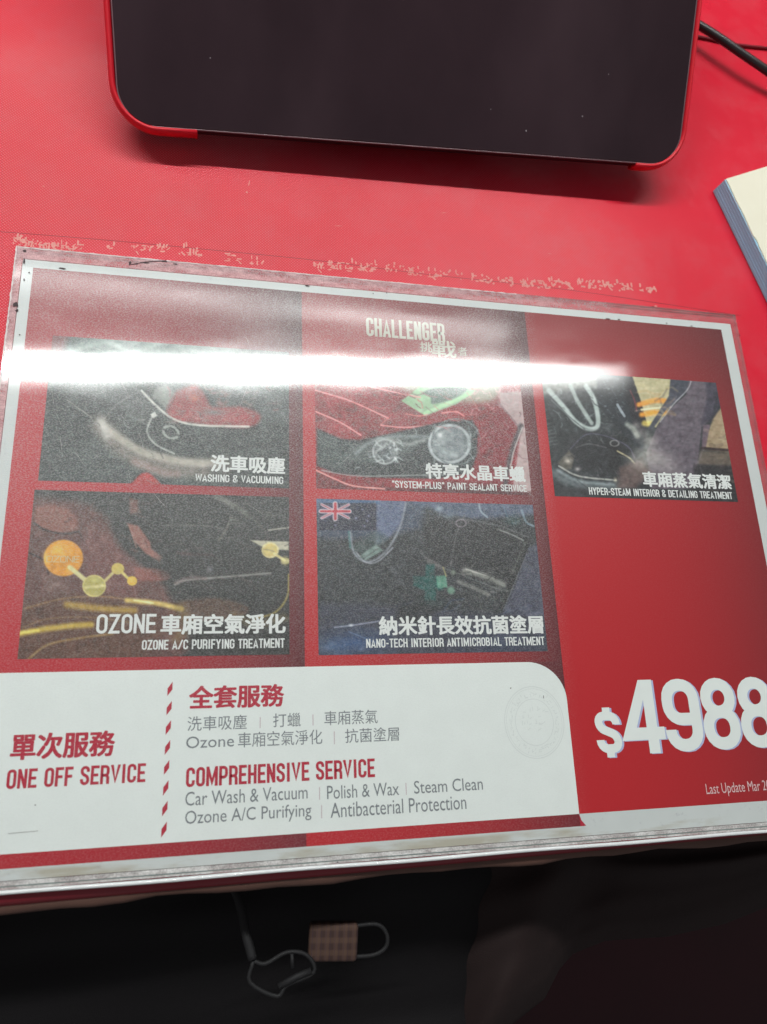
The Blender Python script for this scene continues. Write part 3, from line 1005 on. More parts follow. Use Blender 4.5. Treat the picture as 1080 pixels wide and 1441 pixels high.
c.line([(652, 727), (640, 756), (632, 800)], 2, (84, 84, 84), .8)
c.line([(700, 747), (718, 754), (734, 762)], 2.4, (130, 132, 130), .9)
c.line([(742, 760), (726, 800), (708, 850)], 7, (26, 28, 28), .95, 3)
c.line([(738, 764), (718, 808)], 3, (86, 88, 84), .8, 2)
c.line([(744, 768), (722, 822), (706, 860)], 1.5, (120, 122, 128), .6)
c.poly([(742, 772), (770, 760), (770, 872), (704, 866), (722, 826)], (76, 78, 94), .8, 4)
c.line([(596, 790), (700, 830), (720, 830)], 2, (96, 98, 96), .6)
c.line([(640, 730), (700, 742), (742, 758)], 2.4, (92, 94, 96), .8)
c.line([(652, 805), (680, 812), (706, 824)], 8, (128, 130, 124), .9, 4)
c.line([(655, 803), (682, 810)], 3, (186, 186, 178), .85, 2)
c.line([(644, 820), (664, 828), (685, 838)], 6, (112, 112, 108), .85, 3)
c.line([(650, 799), (706, 818)], 1.6, (76, 78, 76), .9)
for k in range(36):
    c.blob(c.r.uniform(632, 690), c.r.uniform(828, 866), c.r.uniform(2, 4), 2, (94, 94, 90), .6)
c.poly([(588, 776), (602, 786), (618, 796), (622, 802), (606, 800)], (110, 106, 104), .6, 4)
c.ringe(647, 738, 7, 5, 1.6, (130, 120, 128), .8)
c.blob(616, 718, 9, 7, (160, 176, 180), .8)
c.blob(632, 728, 16, 12, (110, 126, 130), .55)
c.line([(672, 704), (674, 720), (684, 730)], 2.4, (150, 164, 172), .75)
c.line([(706, 712), (712, 730)], 2, (100, 124, 140), .6)
c.line([(732, 720), (738, 736), (748, 742)], 3, (126, 146, 158), .7)
c.blob(722, 736, 22, 12, (48, 92, 88), .6)
detail(c, 50, (600, 738, 740, 800), [(60, 60, 60), (24, 24, 26), (80, 78, 76)], .4, .3, (8, 36), (.8, 2), (.15, .4))
detail(c, 50, (636, 800, 710, 862), [(130, 130, 124), (26, 27, 27), (92, 92, 88)], .45, .5, (4, 16), (.8, 2.2), (.2, .6))
detail(c, 40, (570, 700, 750, 740), [(140, 154, 166), (50, 60, 70), (96, 110, 126)], .5, 1., (5, 18))
detail(c, 40, (450, 750, 600, 850), [(70, 74, 80), (30, 32, 35)], .3, .6, (8, 30), (1, 3), (.1, .35))
detail(c, 40, (450, 850, 760, 915), [(96, 104, 130), (44, 46, 58), (70, 90, 126)], -.2, .5, (8, 34), (1, 3), (.15, .4))
# green crosses
c.poly([(598, 796), (610, 796), (610, 812), (622, 812), (622, 832), (612, 832), (612, 846), (596, 846), (596, 832), (580, 826), (580, 812), (597, 812)], (20, 76, 72), .9, 3)
c.poly([(612, 812), (626, 811), (628, 828), (614, 829)], (92, 140, 120), .9, 2)
c.blob(633, 832, 7, 7, (106, 140, 122), .9, 0, .5)
c.blob(636, 807, 5, 5, (110, 120, 108), .9, 0, .4)
c.line([(622, 800), (626, 812)], 2, (150, 140, 90), .8)
c.blob(606, 850, 30, 14, (34, 70, 66), .5)
# lower left blue floor
c.poly([(446, 850), (520, 852), (600, 860), (768, 870), (768, 930), (446, 930)], (58, 60, 76), .7, 12)
c.blob(500, 905, 80, 30, (52, 84, 128), .75)
c.blob(470, 912, 40, 18, (90, 120, 156), .5)
c.blob(700, 905, 90, 30, (52, 66, 94), .5)
c.line([(470, 884), (494, 881), (534, 875)], 2, (150, 154, 170), .8)
c.blob(493, 881, 5, 3.5, (220, 224, 232), .9)
c.line([(490, 890), (540, 910)], 1.4, (110, 130, 160), .6)
c.poly([(560, 850), (620, 856), (590, 880), (555, 876)], (30, 32, 34), .7, 8)
for k in range(60):
    c.blob(c.r.uniform(450, 740), c.r.uniform(700, 870), 1.6, 1.4, (120, 124, 136), .45)
# flag: dark blue field with the red and white crosses in its corner and small stars
c.poly([(449, 710), (528, 710), (528, 748), (449, 748)], (32, 34, 56), 1, 1.5)
c.poly([(452, 712), (490, 712), (490, 731), (452, 731)], (48, 46, 76), 1, 1)
for a, b in (((452, 712), (490, 731)), ((490, 712), (452, 731))):
    c.line([a, b], 4.0, (182, 172, 178), .95, 1)
    c.line([a, b], 1.2, (160, 50, 66), .9, 1)
c.line([(471, 711), (471, 732)], 7, (182, 172, 178), 1, 1)
c.line([(451, 721.5), (491, 721.5)], 6, (182, 172, 178), 1, 1)
c.line([(471, 711), (471, 732)], 3.8, (170, 44, 58), 1, 1)
c.line([(451, 721.5), (491, 721.5)], 3.2, (170, 44, 58), 1, 1)
for x_, y_ in ((471, 741), (509, 719), (500, 731), (518, 728), (512, 742), (516, 735)):
    c.blob(x_, y_, 2.6, 2.6, (170, 170, 190), .8)
PH[5] = c.build('photo of a car dashboard with a small flag in the corner')

# ------------------------------------------------------------------ lettering
def arcpath(pts, rad, closed=False, seg=5):
    P = [np.array(p, float) for p in pts]
    n = len(P)
    out = []
    for i in range(n):
        r = rad[i] if hasattr(rad, '__len__') else rad
        if (not closed and i in (0, n - 1)) or r <= 0:
            out.append(P[i]); continue
        a = P[(i - 1) % n] - P[i]; b = P[(i + 1) % n] - P[i]
        la, lb = np.linalg.norm(a), np.linalg.norm(b)
        a /= la; b /= lb
        d = min(r, la * .5 if closed or 0 < i - 1 else la * .95, lb * .5 if closed or i + 1 < n - 1 else lb * .95)
        p0, p2 = P[i] + a * d, P[i] + b * d
        for k in range(seg + 1):
            t_ = k / seg
            # rounder than a parabola: cubic with handles at .55
            h0, h1 = p0 + (P[i] - p0) * .56, p2 + (P[i] - p2) * .56
            out.append((1 - t_) ** 3 * p0 + 3 * (1 - t_) ** 2 * t_ * h0 + 3 * (1 - t_) * t_ * t_ * h1 + t_ ** 3 * p2)
    return out


def glyph(ch, w, t):
    """condensed capitals: list of (points, closed) in a box w wide, 1 high; t = stroke"""
    a = t / 2
    l, r, b, T = a, w - a, a, 1 - a
    R_ = min(.2, (r - l) / 2)
    A = lambda pts, rad=R_, cl=False: (arcpath(pts, rad, cl), cl)
    S_ = lambda *pts: (list(pts), False)
    g = {
        'O': [A([(l, b), (l, T), (r, T), (r, b)], R_, True)],
        'D': [A([(l, b), (l, T), (r, T), (r, b)], [0, 0, R_, R_], True)],
        'C': [A([(r, .66), (r, T), (l, T), (l, b), (r, b), (r, .34)])],
        'G': [A([(r, .66), (r, T), (l, T), (l, b), (r, b), (r, .50)]), S_((r + a, .48), (r - .13, .48))],
        'U': [A([(l, 1), (l, b), (r, b), (r, 1)])],
        'S': [A([(r, .68), (r, T), (l, T), (l, .60), (r, .42), (r, b), (l, b), (l, .32)], [0, R_, R_, .13, .13, R_, R_, 0])],
        'E': [S_((r + a, T), (l, T), (l, b), (r + a, b)), S_((l, .5), (r + a * .4, .5))],
        'F': [S_((r + a, T), (l, T), (l, 0)), S_((l, .5), (r + a * .4, .5))],
        'L': [S_((l, 1), (l, b), (r + a, b))],
        'I': [S_((w / 2, 0), (w / 2, 1))],
        'T': [S_((0, T), (w, T)), S_((w / 2, T), (w / 2, 0))],
        'H': [S_((l, 0), (l, 1)), S_((r, 0), (r, 1)), S_((l, .5), (r, .5))],
        'N': [S_((l, 0), (l, 1)), S_((r, 0), (r, 1)), S_((l, .97), (r, .03))],
        'M': [S_((l, 0), (l, 1)), S_((r, 0), (r, 1)), S_((l, .97), (w / 2, .18), (r, .97))],
        'W': [S_((l * .8, 1), (l + w * .14, 0 + a * .3), (w / 2, .80), (r - w * .14, 0 + a * .3), (r + l * .2, 1))],
        'V': [S_((l * .8, 1), (w / 2, a * .8), (w - l * .8, 1))],
        'A': [S_((l * .8, 0), (w / 2, 1 - a * .8), (w - l * .8, 0)), S_((w * .22, .26), (w * .78, .26))],
        'P': [A([(l, 0), (l, T), (r, T), (r, .42), (l, .42)], [0, 0, R_, R_, 0])],
        'R': [A([(l, 0), (l, T), (r, T), (r, .46), (l, .46)], [0, 0, R_, R_, 0]), A([(r - .10, .46), (r, .40), (r, 0)], [0, .1, 0])],
        'B': [A([(l, b), (l, T), (r - .02, T), (r - .02, .52), (l, .52)], [0, 0, R_, R_, 0]), A([(l, .52), (r, .52), (r, b), (l, b)], [0, R_, R_, 0])],
        'Y': [S_((l * .8, 1), (w / 2, .45), (w - l * .8, 1)), S_((w / 2, .50), (w / 2, 0))],
        'Z': [S_((0, T), (r - .01, T), (l + .01, b), (w, b))],
        '-': [S_((.03, .45), (w - .03, .45))],
        '/': [S_((l * .6, 0), (w - l * .6, 1))],
        '"': [S_((w * .3, .72), (w * .3, 1)), S_((w * .75, .72), (w * .75, 1))],
        '&': [A([(r, .03), (l + .03, .72), (l + .03, T), (r - .06, T), (r - .06, .66), (l, .45), (l, b), (r - .03, b), (r, .40)],
                [0, .1, .12, .12, .1, .14, .16, .16, 0])],
        '$': [A([(r, .66), (r, T - .06), (l, T - .06), (l, .60), (r, .42), (r, b + .06), (l, b + .06), (l, .34)], [0, R_, R_, .13, .13, R_, R_, 0]),
              S_((w / 2, .90), (w / 2, 1.03)), S_((w / 2, -.03), (w / 2, .10))],
        '4': [S_((w + .005, .265), (l * .9, .265), (w * .62, 1.06)), S_((w * .70, 0), (w * .70, 1))],
        '9': [A([(r, .42), (r, T), (l, T), (l, .44), (r, .44)], [0, R_, R_, R_, 0]), A([(r, .72), (r, b), (l, b), (l, .30)], [0, R_, R_, 0])],
        '8': [A([(l + .015, .52), (l + .015, T), (r - .015, T), (r - .015, .52)], R_, True), A([(l, b), (l, .52), (r, .52), (r, b)], R_, True)],
    }
    return g[ch]


WID = {'M': .50, 'W': .56, 'I': .20, 'T': .36, 'L': .34, 'E': .35, 'F': .34, ' ': .20, '-': .26, '"': .26, '/': .36, 'V': .40, 'A': .41, '&': .44, 'Y': .39,
       '4': .44, '9': .42, '8': .42, '$': .40}


def condensed(name, s, x0, x1, yb, h, m, t=.15, z=0., parent=sign, label=None, gap=.05, lo_=0., hi_=1.):
    """capitals of height h from x0 to x1 (mm) on the base line yb (mm)"""
    vs, fs = [], []
    tot = sum(WID.get(ch, .38) + gap for ch in s) - gap
    kw = (x1 - x0) / tot / h            # width of the letters against their height
    cx = 0.
    kz = 0
    for ch in s:
        wd = WID.get(ch, .38) * kw
        if ch != ' ':
            for pts, cl in glyph(ch, wd, t):
                kz += 1
                b0 = len(vs)
                ribbon(vs, fs, pts, t, kz * 6e-7, cl)
                for q in range(b0, len(vs)):
                    v = vs[q]
                    vs[q] = ((x0 + (cx + v[0]) * h) * MM, (yb + min(max(v[1], lo_), hi_) * h) * MM, ZA + 1e-4 + z + v[2])
        cx += wd + gap * kw
    o = mesh(name, vs, fs, m, parent)
    if label: o['label'] = label
    return o


def texted(name, s, x0, x1, y0, y1, m, bold=0., z=0., parent=sign, label=None):
    """set text fitted to the box x0..x1, y0..y1 (mm)"""
    cu = bpy.data.curves.new(name, 'FONT')
    cu.body = s
    cu.size = 1
    cu.resolution_u = 3
    o = bpy.data.objects.new(name, cu)
    COL.objects.link(o)
    dg = bpy.context.evaluated_depsgraph_get()
    me = bpy.data.meshes.new_from_object(o.evaluated_get(dg), depsgraph=dg)
    bpy.data.objects.remove(o)
    bpy.data.curves.remove(cu)
    n = len(me.vertices)
    co = np.empty(n * 3, np.float32)
    me.vertices.foreach_get('co', co)
    co = co.reshape(-1, 3)
    lo, hi = co.min(0), co.max(0)
    co[:, 0] = (x0 + (co[:, 0] - lo[0]) / (hi[0] - lo[0]) * (x1 - x0)) * MM
    co[:, 1] = (y0 + (co[:, 1] - lo[1]) / (hi[1] - lo[1]) * (y1 - y0)) * MM
    co[:, 2] = ZA + 1e-4 + z
    me.vertices.foreach_set('co', co.ravel())
    me.materials.clear()
    if bold:                              # heavy face: the same outline printed over itself a hair aside
        fc = [tuple(p.vertices) for p in me.polygons]
        dx = bold * (y1 - y0) * MM
        av, af = [], []
        for q, (ax, ay) in enumerate(((-1, 0), (1, 0), (0, -.7), (0, .7), (-.8, -.6), (.8, -.6), (.8, .6), (-.8, .6))):
            b0 = len(av)
            av += [(float(v[0]) + ax * dx, float(v[1]) + ay * dx, float(v[2]) + q * 6e-7) for v in co]
            af += [tuple(i + b0 for i in f) for f in fc]
        me = bpy.data.meshes.new(name)
        me.from_pydata(av, [], af)
    me.update()
    me.name = name
    o = link(name, me, m, parent)
    if label: o['label'] = label
    return o


W_ = M['caption']
B_ = .036
texted('heading_lettering', '洗車吸塵', 91.0, 127.2, -106.6, -97.9, W_, B_, parent=PH[1])
condensed('caption_lettering', 'WASHING & VACUUMING', 83.7, 126.6, -112.1, 3.9, W_, parent=PH[1])
texted('heading_lettering', '特亮水晶車蠟', 201.7, 257.6, -106.2, -97.6, W_, B_, parent=PH[2])
condensed('caption_lettering', '"SYSTEM-PLUS" PAINT SEALANT SERVICE', 182.8, 257.9, -112.0, 3.9, W_, parent=PH[2])
texted('heading_lettering', '車廂蒸氣清潔', 329.4, 386.2, -106.3, -97.4, W_, B_, parent=PH[3])
condensed('caption_lettering', 'HYPER-STEAM INTERIOR & DETAILING TREATMENT', 294.8, 385.6, -112.3, 4.3, W_, parent=PH[3])
condensed('heading_lettering', 'OZONE', 42.8, 68.6, -186.0, 8.8, W_, .145, parent=PH[4])
texted('heading_lettering', '車廂空氣淨化', 70.9, 127.4, -186.6, -177.6, W_, B_, parent=PH[4])
condensed('caption_lettering', 'OZONE A/C PURIFYING TREATMENT', 62.9, 127.2, -193.5, 4.4, W_, parent=PH[4])
texted('heading_lettering', '納米針長效抗菌塗層', 173.3, 259.2, -188.2, -179.0, W_, B_, parent=PH[5])
condensed('caption_lettering', 'NANO-TECH INTERIOR ANTIMICROBIAL TREATMENT', 166.4, 259.2, -194.2, 4.3, W_, parent=PH[5])
condensed('bubble_lettering', 'OZONE', *[float(v) for v in (un(67, 793)[0], un(113, 793)[0], un(90, 793)[1])], 3.0, M['gold'], .09, parent=PH[4])

CR, GR = M['crimson'], M['grey_print']
texted('heading_lettering', '全套服務', 84.7, 126.6, -220.0, -210.2, CR, B_, label='crimson heading above the grey list')
texted('heading_lettering', '單次服務', 12.6, 53.6, -238.4, -228.2, CR, B_, label='crimson heading at the left of the white panel')
condensed('heading_lettering', 'ONE OFF SERVICE', 12.0, 67.3, -249.9, 7.7, CR, .155, label='crimson line ONE OFF SERVICE')
condensed('heading_lettering', 'COMPREHENSIVE SERVICE', 84.3, 168.6, -253.0, 8.1, CR, .155, label='crimson line COMPREHENSIVE SERVICE')
texted('list_lettering', '洗車吸塵', 84.1, 110.1, -229.6, -223.3, GR)
texted('list_lettering', '打蠟', 121.9, 134.5, -229.4, -223.3, GR)
texted('list_lettering', '車廂蒸氣', 145.5, 170.7, -229.4, -223.0, GR)
texted('list_lettering', 'Ozone', 83.8, 104.6, -236.9, -231.9, GR)
texted('list_lettering', '車廂空氣淨化', 106.3, 144.4, -237.5, -231.0, GR)
texted('list_lettering', '抗菌塗層', 155.0, 180.8, -237.6, -231.2, GR)
texted('list_lettering', 'Car Wash & Vacuum', 84.3, 137.4, -260.6, -254.9, GR)
texted('list_lettering', 'Polish & Wax', 146.2, 179.6, -261.4, -255.7, GR)
texted('list_lettering', 'Steam Clean', 186.8, 220.4, -261.3, -255.7, GR)
texted('list_lettering', 'Ozone A/C Purifying', 84.5, 139.0, -269.6, -262.6, GR)
texted('list_lettering', 'Antibacterial Protection', 147.6, 211.6, -269.3, -263.0, GR)
for x_, a_, b_ in ((116.1, -229.4, -224.6), (140.2, -229.2, -224.3), (150.0, -237.8, -232.2), (142.8, -261.3, -256.0), (183.0, -261.5, -256.3), (143.6, -269.1, -263.6)):
    vs, fs = [], []
    ribbon(vs, fs, [(x_ * MM, a_ * MM), (x_ * MM, b_ * MM)], .00035, ZA + 1e-4)
    mesh('list_divider', vs, fs, M['divider'], sign)
# slanted dashes between the two halves of the white panel
for k in range(8):
    yy = -207.9 - k * 8.35
    pts = [(77.0, yy), (77.0, yy - 3.4), (74.9, yy - 6.2), (74.9, yy - 2.9)]
    mesh('dash', [(a * MM, b * MM, ZA + 1e-4) for a, b in pts], [(0, 1, 2, 3)][::-1], CR, sign)
for m_, dx, dy, z_, lb in ((M['lavender'], 1.1, -.35, 0, 'pale lavender shade of the price'), (M['white_print'], 0, 0, 6e-5, 'large white price')):
    condensed('price_lettering', '$', 281.8 + dx, 295.6 + dx, -249.2 + dy, 22.6, m_, .185, z_, label=lb + ' sign', lo_=-.06, hi_=1.06)
    condensed('price_lettering', '4988', 297.6 + dx, 387.0 + dx, -249.0 + dy, 36.2, m_, .168, z_, label=lb, gap=.015)
texted('date_lettering', 'Last Update Mar 20', 338.8, 376.2, -271.4, -264.9, M['date'])
# shop name and its brush lettering at the head
condensed('logo_lettering', 'CHALLENGER', 172.2, 217.5, -24.2, 11.6, M['logo'], .135, label='pale shop name at the head of the sign')
texted('logo_lettering', '挑', 202.5, 209.5, -31.4, -25.2, M['logo'], .02)
texted('logo_lettering', '戰', 209.5, 223.5, -34.0, -23.6, M['logo'], .02)
texted('logo_lettering', '者', 224.5, 230.0, -32.0, -26.6, M['logo'], .01)
# pressed round seal, barely darker than the white
vs, fs = [], []
kz = 0
cx_, cy_ = 249.6, -231.6
for rx, ry, wd in ((15.6, 17.0, .35), (14.6, 16.0, .2), (10.0, 11.0, .3)):
    kz += 1
    ribbon(vs, fs, [((cx_ + rx * math.cos(a)) * MM, (cy_ + ry * math.sin(a)) * MM) for a in np.linspace(0, 2 * math.pi, 60, endpoint=False)], wd * MM, ZA + 1e-4 + kz * 1e-6, True)
rng = random.Random(8)
for k in range(46):
    a = 2 * math.pi * k / 46
    for q in range(2):
        kz += 1
        r0 = rng.uniform(.70, .84)
        p = (cx_ + 15.6 * r0 * math.cos(a), cy_ + 17 * r0 * math.sin(a))
        an = a + rng.choice((0, math.pi / 2)) + rng.uniform(-.3, .3)
        L = rng.uniform(.6, 1.6)
        ribbon(vs, fs, [(p[0] * MM, p[1] * MM), ((p[0] + L * math.cos(an)) * MM, (p[1] + L * math.sin(an)) * MM)], .3 * MM, ZA + 1e-4 + kz * 1e-6)
for k in range(26):
    kz += 1
    p = (cx_ + rng.uniform(-7, 6), cy_ + rng.choice((-4, -1, 2, 5)) + rng.uniform(-.5, .5))
    L = rng.uniform(.8, 2.2)
    an = rng.choice((0, 1.57, .5))
    ribbon(vs, fs, [(p[0] * MM, p[1] * MM), ((p[0] + L * math.cos(an)) * MM, (p[1] + L * math.sin(an)) * MM)], .3 * MM, ZA + 1e-4 + kz * 1e-6)
mesh('pressed_seal', vs, fs, M['faint'], sign)

# scratches, specks and grime on the film
ZS = ZA + 3e-4
vs, fs = [], []
rng = random.Random(21)
kz = 0
for k in range(150):
    kz += 1
    x_, y_ = rng.uniform(10, 262), -rng.triangular(8, 130, 40)
    an = rng.choice((-.9, -1.2, .35, -.3, 1.1)) + rng.uniform(-.25, .25)
    L = rng.uniform(2, 14)
    bn = rng.uniform(-.8, .8)
    pts = [(x_ + L * t_ * math.cos(an + bn * t_ * .3), y_ + L * t_ * math.sin(an + bn * t_ * .3)) for t_ in np.linspace(0, 1, 5)]
    wd = rng.uniform(.03, .09)
    ribbon(vs, fs, [(a * MM, b * MM) for a, b in pts], [wd * MM * q for q in (.2, .9, 1, .8, .2)], ZS + kz * 2e-7)
o = mesh('film_scratches', vs, fs, M['scratch'], sign); o['kind'] = 'stuff'
vs, fs = [], []


def speck(px_, py_, rx, ry, z=ZS):
    p = un(px_, py_)
    n = 9
    b0 = len(vs)
    for k in range(n):
        a = 2 * math.pi * k / n
        q = rng.uniform(.55, 1.2)
        vs.append(((p[0] + rx * q * math.cos(a)) * MM, (p[1] + ry * q * math.sin(a)) * MM, z + len(fs) * 1e-7))
    fs.append(tuple(range(b0, b0 + n)))


for a in ((24, 433, 1.6, 1.5), (26, 441, .8, .8), (90, 382, 2.0, .5), (184, 375, .8, 1.4), (192, 376, 1.2, .5), (205, 374, 2.8, .45), (232, 372, 1.6, .6), (248, 376, 1.3, .4),
          (432, 406, 1.3, .4), (524, 417, .4, .4), (543, 416, .4, .4), (640, 422, .4, .5), (853, 452, 2.0, .3), (868, 453, 1.2, .3), (935, 458, .6, .4), (970, 462, .8, .3),
          (1037, 475, .5, .5), (916, 435, 1.1, .25), (30, 475, .4, .5), (36, 398, .4, .8), (37, 358, 1.2, 1.0), (36, 372, .5, 2.0), (43, 388, .4, .4), (716, 969, .35, .35), (762, 981, .2, .9),
          (52, 1132, .25, .3), (474, 1212, .35, .3)):
    speck(*a)
ribbon(vs, fs, [un(566, 505)[:2] * MM, un(573, 522)[:2] * MM, un(578, 538)[:2] * MM], .00012, ZS + 1e-5)
ribbon(vs, fs, [un(14, 1172)[:2] * MM, un(35, 1170)[:2] * MM, un(56, 1168)[:2] * MM], .00010, ZS + 1.1e-5)
ribbon(vs, fs, [un(34, 528)[:2] * MM, un(60, 533)[:2] * MM, un(100, 534)[:2] * MM], .00014, ZS + 1.2e-5)
ribbon(vs, fs, [un(185, 377)[:2] * MM, un(205, 373)[:2] * MM, un(235, 371)[:2] * MM], .0005, ZS + 1.3e-5)
o = mesh('grime_specks', vs, fs, M['dirt'], sign); o['kind'] = 'stuff'

# ------------------------------------------------------------------ the tablet on its stand
L0 = un(155.5, 183, 15); R0 = un(962, 242, 22)
Wt = float(np.linalg.norm(R0 - L0)) * MM
ux = (R0 - L0) / np.linalg.norm(R0 - L0)
n0 = np.cross([0, 0, 1], ux); n0 /= np.linalg.norm(n0)
n1 = np.cross(ux, n0)
ta = math.radians(32)
vy = n0 * math.cos(ta) + n1 * math.sin(ta)
vz = np.cross(ux, vy)
tab = empty('tablet')
mt = Matrix.Identity(4)
for i in range(3):
    mt[i][0], mt[i][1], mt[i][2], mt[i][3] = float(ux[i]), float(vy[i]), float(vz[i]), float(L0[i] * MM)
tab.matrix_world = mt
tag(tab, 'large dark tablet in a red rubber case tilted on a stand behind the sign', 'tablet')
Ht = .235
THK = .009


def rrect(x0, x1, y0, y1, r, n=8):
    out = []
    for cx, cy, a0 in ((x1 - r, y1 - r, 0), (x0 + r, y1 - r, 90), (x0 + r, y0 + r, 180), (x1 - r, y0 + r, 270)):
        for k in range(n + 1):
            a = math.radians(a0 + 90 * k / n)
            out.append((cx + r * math.cos(a), cy + r * math.sin(a)))
    return out


def slab(name, loop, z0, z1, m, parent, bev=.0008):
    bm = bmesh.new()
    v1 = [bm.verts.new((x, y, z1)) for x, y in loop]
    f = bm.faces.new(v1)
    r = bmesh.ops.extrude_face_region(bm, geom=[f])
    for v in r['geom']:
        if isinstance(v, bmesh.types.BMVert): v.co.z = z0
    bmesh.ops.recalc_face_normals(bm, faces=bm.faces)
    es = [e for e in bm.edges if abs(e.verts[0].co.z - z1) < 1e-6 and abs(e.verts[1].co.z - z1) < 1e-6]
    bmesh.ops.bevel(bm, geom=es, offset=bev, segments=3, profile=.5, affect='EDGES')
    return from_bm(name, bm, m, parent)


rc = .022
slab('body', rrect(.0045, Wt - .0045, .0030, Ht - .003, rc - .003), -THK, -.0012, M['black_case'], tab)
slab('screen', rrect(.0052, Wt - .0052, .0036, Ht - .0036, rc - .004), -.0011, .0002, M['screen'], tab, .0005)
# pale rim line of the glass
rim = rrect(.0048, Wt - .0048, .0033, Ht - .0033, rc - .0035, 10)
tube('glass_rim', [(x, y, -.0004) for x, y in rim], .00045, simple('pale_rim', (120, 92, 98), .3), tab, 6, True)
# red case bumper: runs round the sides and the corners, open along the middle of the foot
loop = rrect(.0026, Wt - .0026, .0022, Ht - .0026, rc, 12)
start = 39
run = loop[start:] + loop[:start]
xl, xr = .0452, Wt - .0335
# order: from the foot right part, round the corner up, over the top, down the left side, to the foot left part
pts = [(xr, .0022)] + [p for p in run if True]
# trim to an open path starting at (xr, foot) and ending at (xl, foot)
body = [p for p in run]
pts = [(xr, .0022)] + body + [(xl, .0022)]
path = []
for p in pts:
    if not path or (abs(p[0] - path[-1][0]) + abs(p[1] - path[-1][1])) > 1e-5: path.append(p)


def strip(name, path, prof, m, parent):
    """sweep a flat profile [(offset outward, z)] along an open path"""
    vs, fs = [], []
    n = len(path)
    for i, p in enumerate(path):
        a = np.array(path[max(0, i - 1)]); b = np.array(path[min(n - 1, i + 1)])
        d = b - a; d /= np.linalg.norm(d) + 1e-12
        nn = np.array([d[1], -d[0]])
        for o_, z_ in prof:
            vs.append((p[0] + nn[0] * o_, p[1] + nn[1] * o_, z_))
    k = len(prof)
    for i in range(n - 1):
        for j in range(k):
            q = (j + 1) % k
            fs.append((i * k + j, (i + 1) * k + j, (i + 1) * k + q, i * k + q))
    fs.append(tuple(range(k))); fs.append(tuple((n - 1) * k + j for j in range(k))[::-1])
    o = mesh(name, vs, fs, m, parent, True)
    return o


prof = [(.0022 * math.cos(a) if math.cos(a) > 0 else .0018 * math.cos(a), -.0045 + .0058 * math.sin(a)) for a in np.linspace(0, 2 * math.pi, 16, endpoint=False)]
strip('case_bumper', path, prof, M['red_case'], tab)
# small wear marks of dust on the glass
vs, fs = [], []
rng = random.Random(5)
for k in range(26):
    x_, y_ = rng.uniform(.05, Wt - .03), rng.uniform(.008, .15)
    r_ = rng.uniform(.00025, .0006)
    b0 = len(vs)
    for q in range(5):
        a = q * 1.256
        vs.append((x_ + r_ * math.cos(a) * rng.uniform(.5, 1.2), y_ + r_ * math.sin(a), .00026 + k * 1e-7))
    fs.append(tuple(range(b0, b0 + 5)))
o = mesh('dust_specks', vs, fs, simple('dust', (150, 140, 145), .8), tab); o['kind'] = 'stuff'
# stand under the tablet
std = empty('tablet_stand', tuple(float(v) * MM for v in (L0 + R0) / 2 * [1, 1, 0]) )
tag(std, 'black wedge stand holding up the tilted tablet from behind', 'stand')
base_c = (L0 + R0) / 2 * MM


def P3(u, v, w_):
    q = L0 * MM + ux * u + vy * v + vz * w_
    return np.array([q[0] - std.location[0], q[1] - std.location[1], q[2]])


vs = []
for u in (Wt * .32, Wt * .68):
    a = P3(u, .045, -THK - .0115); b = P3(u, .150, -THK - .0115)
    vs += [a, b, (b[0], b[1] + .01, .0006), (a[0], a[1], .0006)]
mesh('wedge', vs, [(0, 1, 2, 3)[::-1], (4, 5, 6, 7), (0, 4, 5, 1)[::-1], (1, 5, 6, 2)[::-1], (2, 6, 7, 3)[::-1], (3, 7, 4, 0)[::-1]], M['black_case'], std)
vs = []
for w_ in (-THK - .0112, -THK - .0002):
    for u, v in ((Wt * .25, .03), (Wt * .75, .03), (Wt * .75, .165), (Wt * .25, .165)):
        vs.append(P3(u, v, w_))
mesh('cradle', vs, [(0, 3, 2, 1), (4, 5, 6, 7), (0, 1, 5, 4), (1, 2, 6, 5), (2, 3, 7, 6), (3, 0, 4, 7)], M['black_case'], std)

# ------------------------------------------------------------------ black cable and thin maroon strip at the right of the tablet
pz = [(960, 22, 10), (985, 36, 12), (1012, 53, 13), (1045, 76, 13), (1080, 100, 12), (1130, 136, 8), (1190, 176, 4), (1280, 215, 3.2), (1400, 240, 3.2)]
o = tube('power_cable', [tuple(p * MM) for p in spline([un(a, b, z_) for a, b, z_ in pz], 8)], .0029, M['cable'], None, 14)
tag(o, 'thick black cable leading right from behind the tablet', 'cable')
pz = [(950, 46, 1.5), (990, 53, 1.3), (1025, 61, 1.2), (1052, 65, 1.2), (1080, 68, 1.2), (1150, 78, 1.2), (1300, 110, 1.2)]
o = tube('thin_strip', [tuple(p * MM) for p in spline([un(a, b, z_) for a, b, z_ in pz], 8)], .0011, M['thin_strip'], None, 10)
tag(o, 'thin maroon strip lying on the mat beneath the thick black cable', 'cable')

# ------------------------------------------------------------------ note pad at the right edge
ZT = 12.
A0 = un(1021, 252, ZT); A1 = un(1080, 372, ZT); B1 = un(1080, 234, ZT)
dl = (A1 - A0)[:2]; dl /= np.linalg.norm(dl)
dr = np.array([-dl[1], dl[0]])
if dr @ (B1 - A0)[:2] < 0: dr = -dr
pad = empty('note_pad', (A0[0] * MM, A0[1] * MM, 0))
tag(pad, 'thick cream note pad with blue page edges at the right rim', 'note pad')
b1d = (B1 - A0)[:2]; b1d /= np.linalg.norm(b1d)
LP, WP = .105, .150
off = -dr * .0022       # the pages fan outward towards the foot


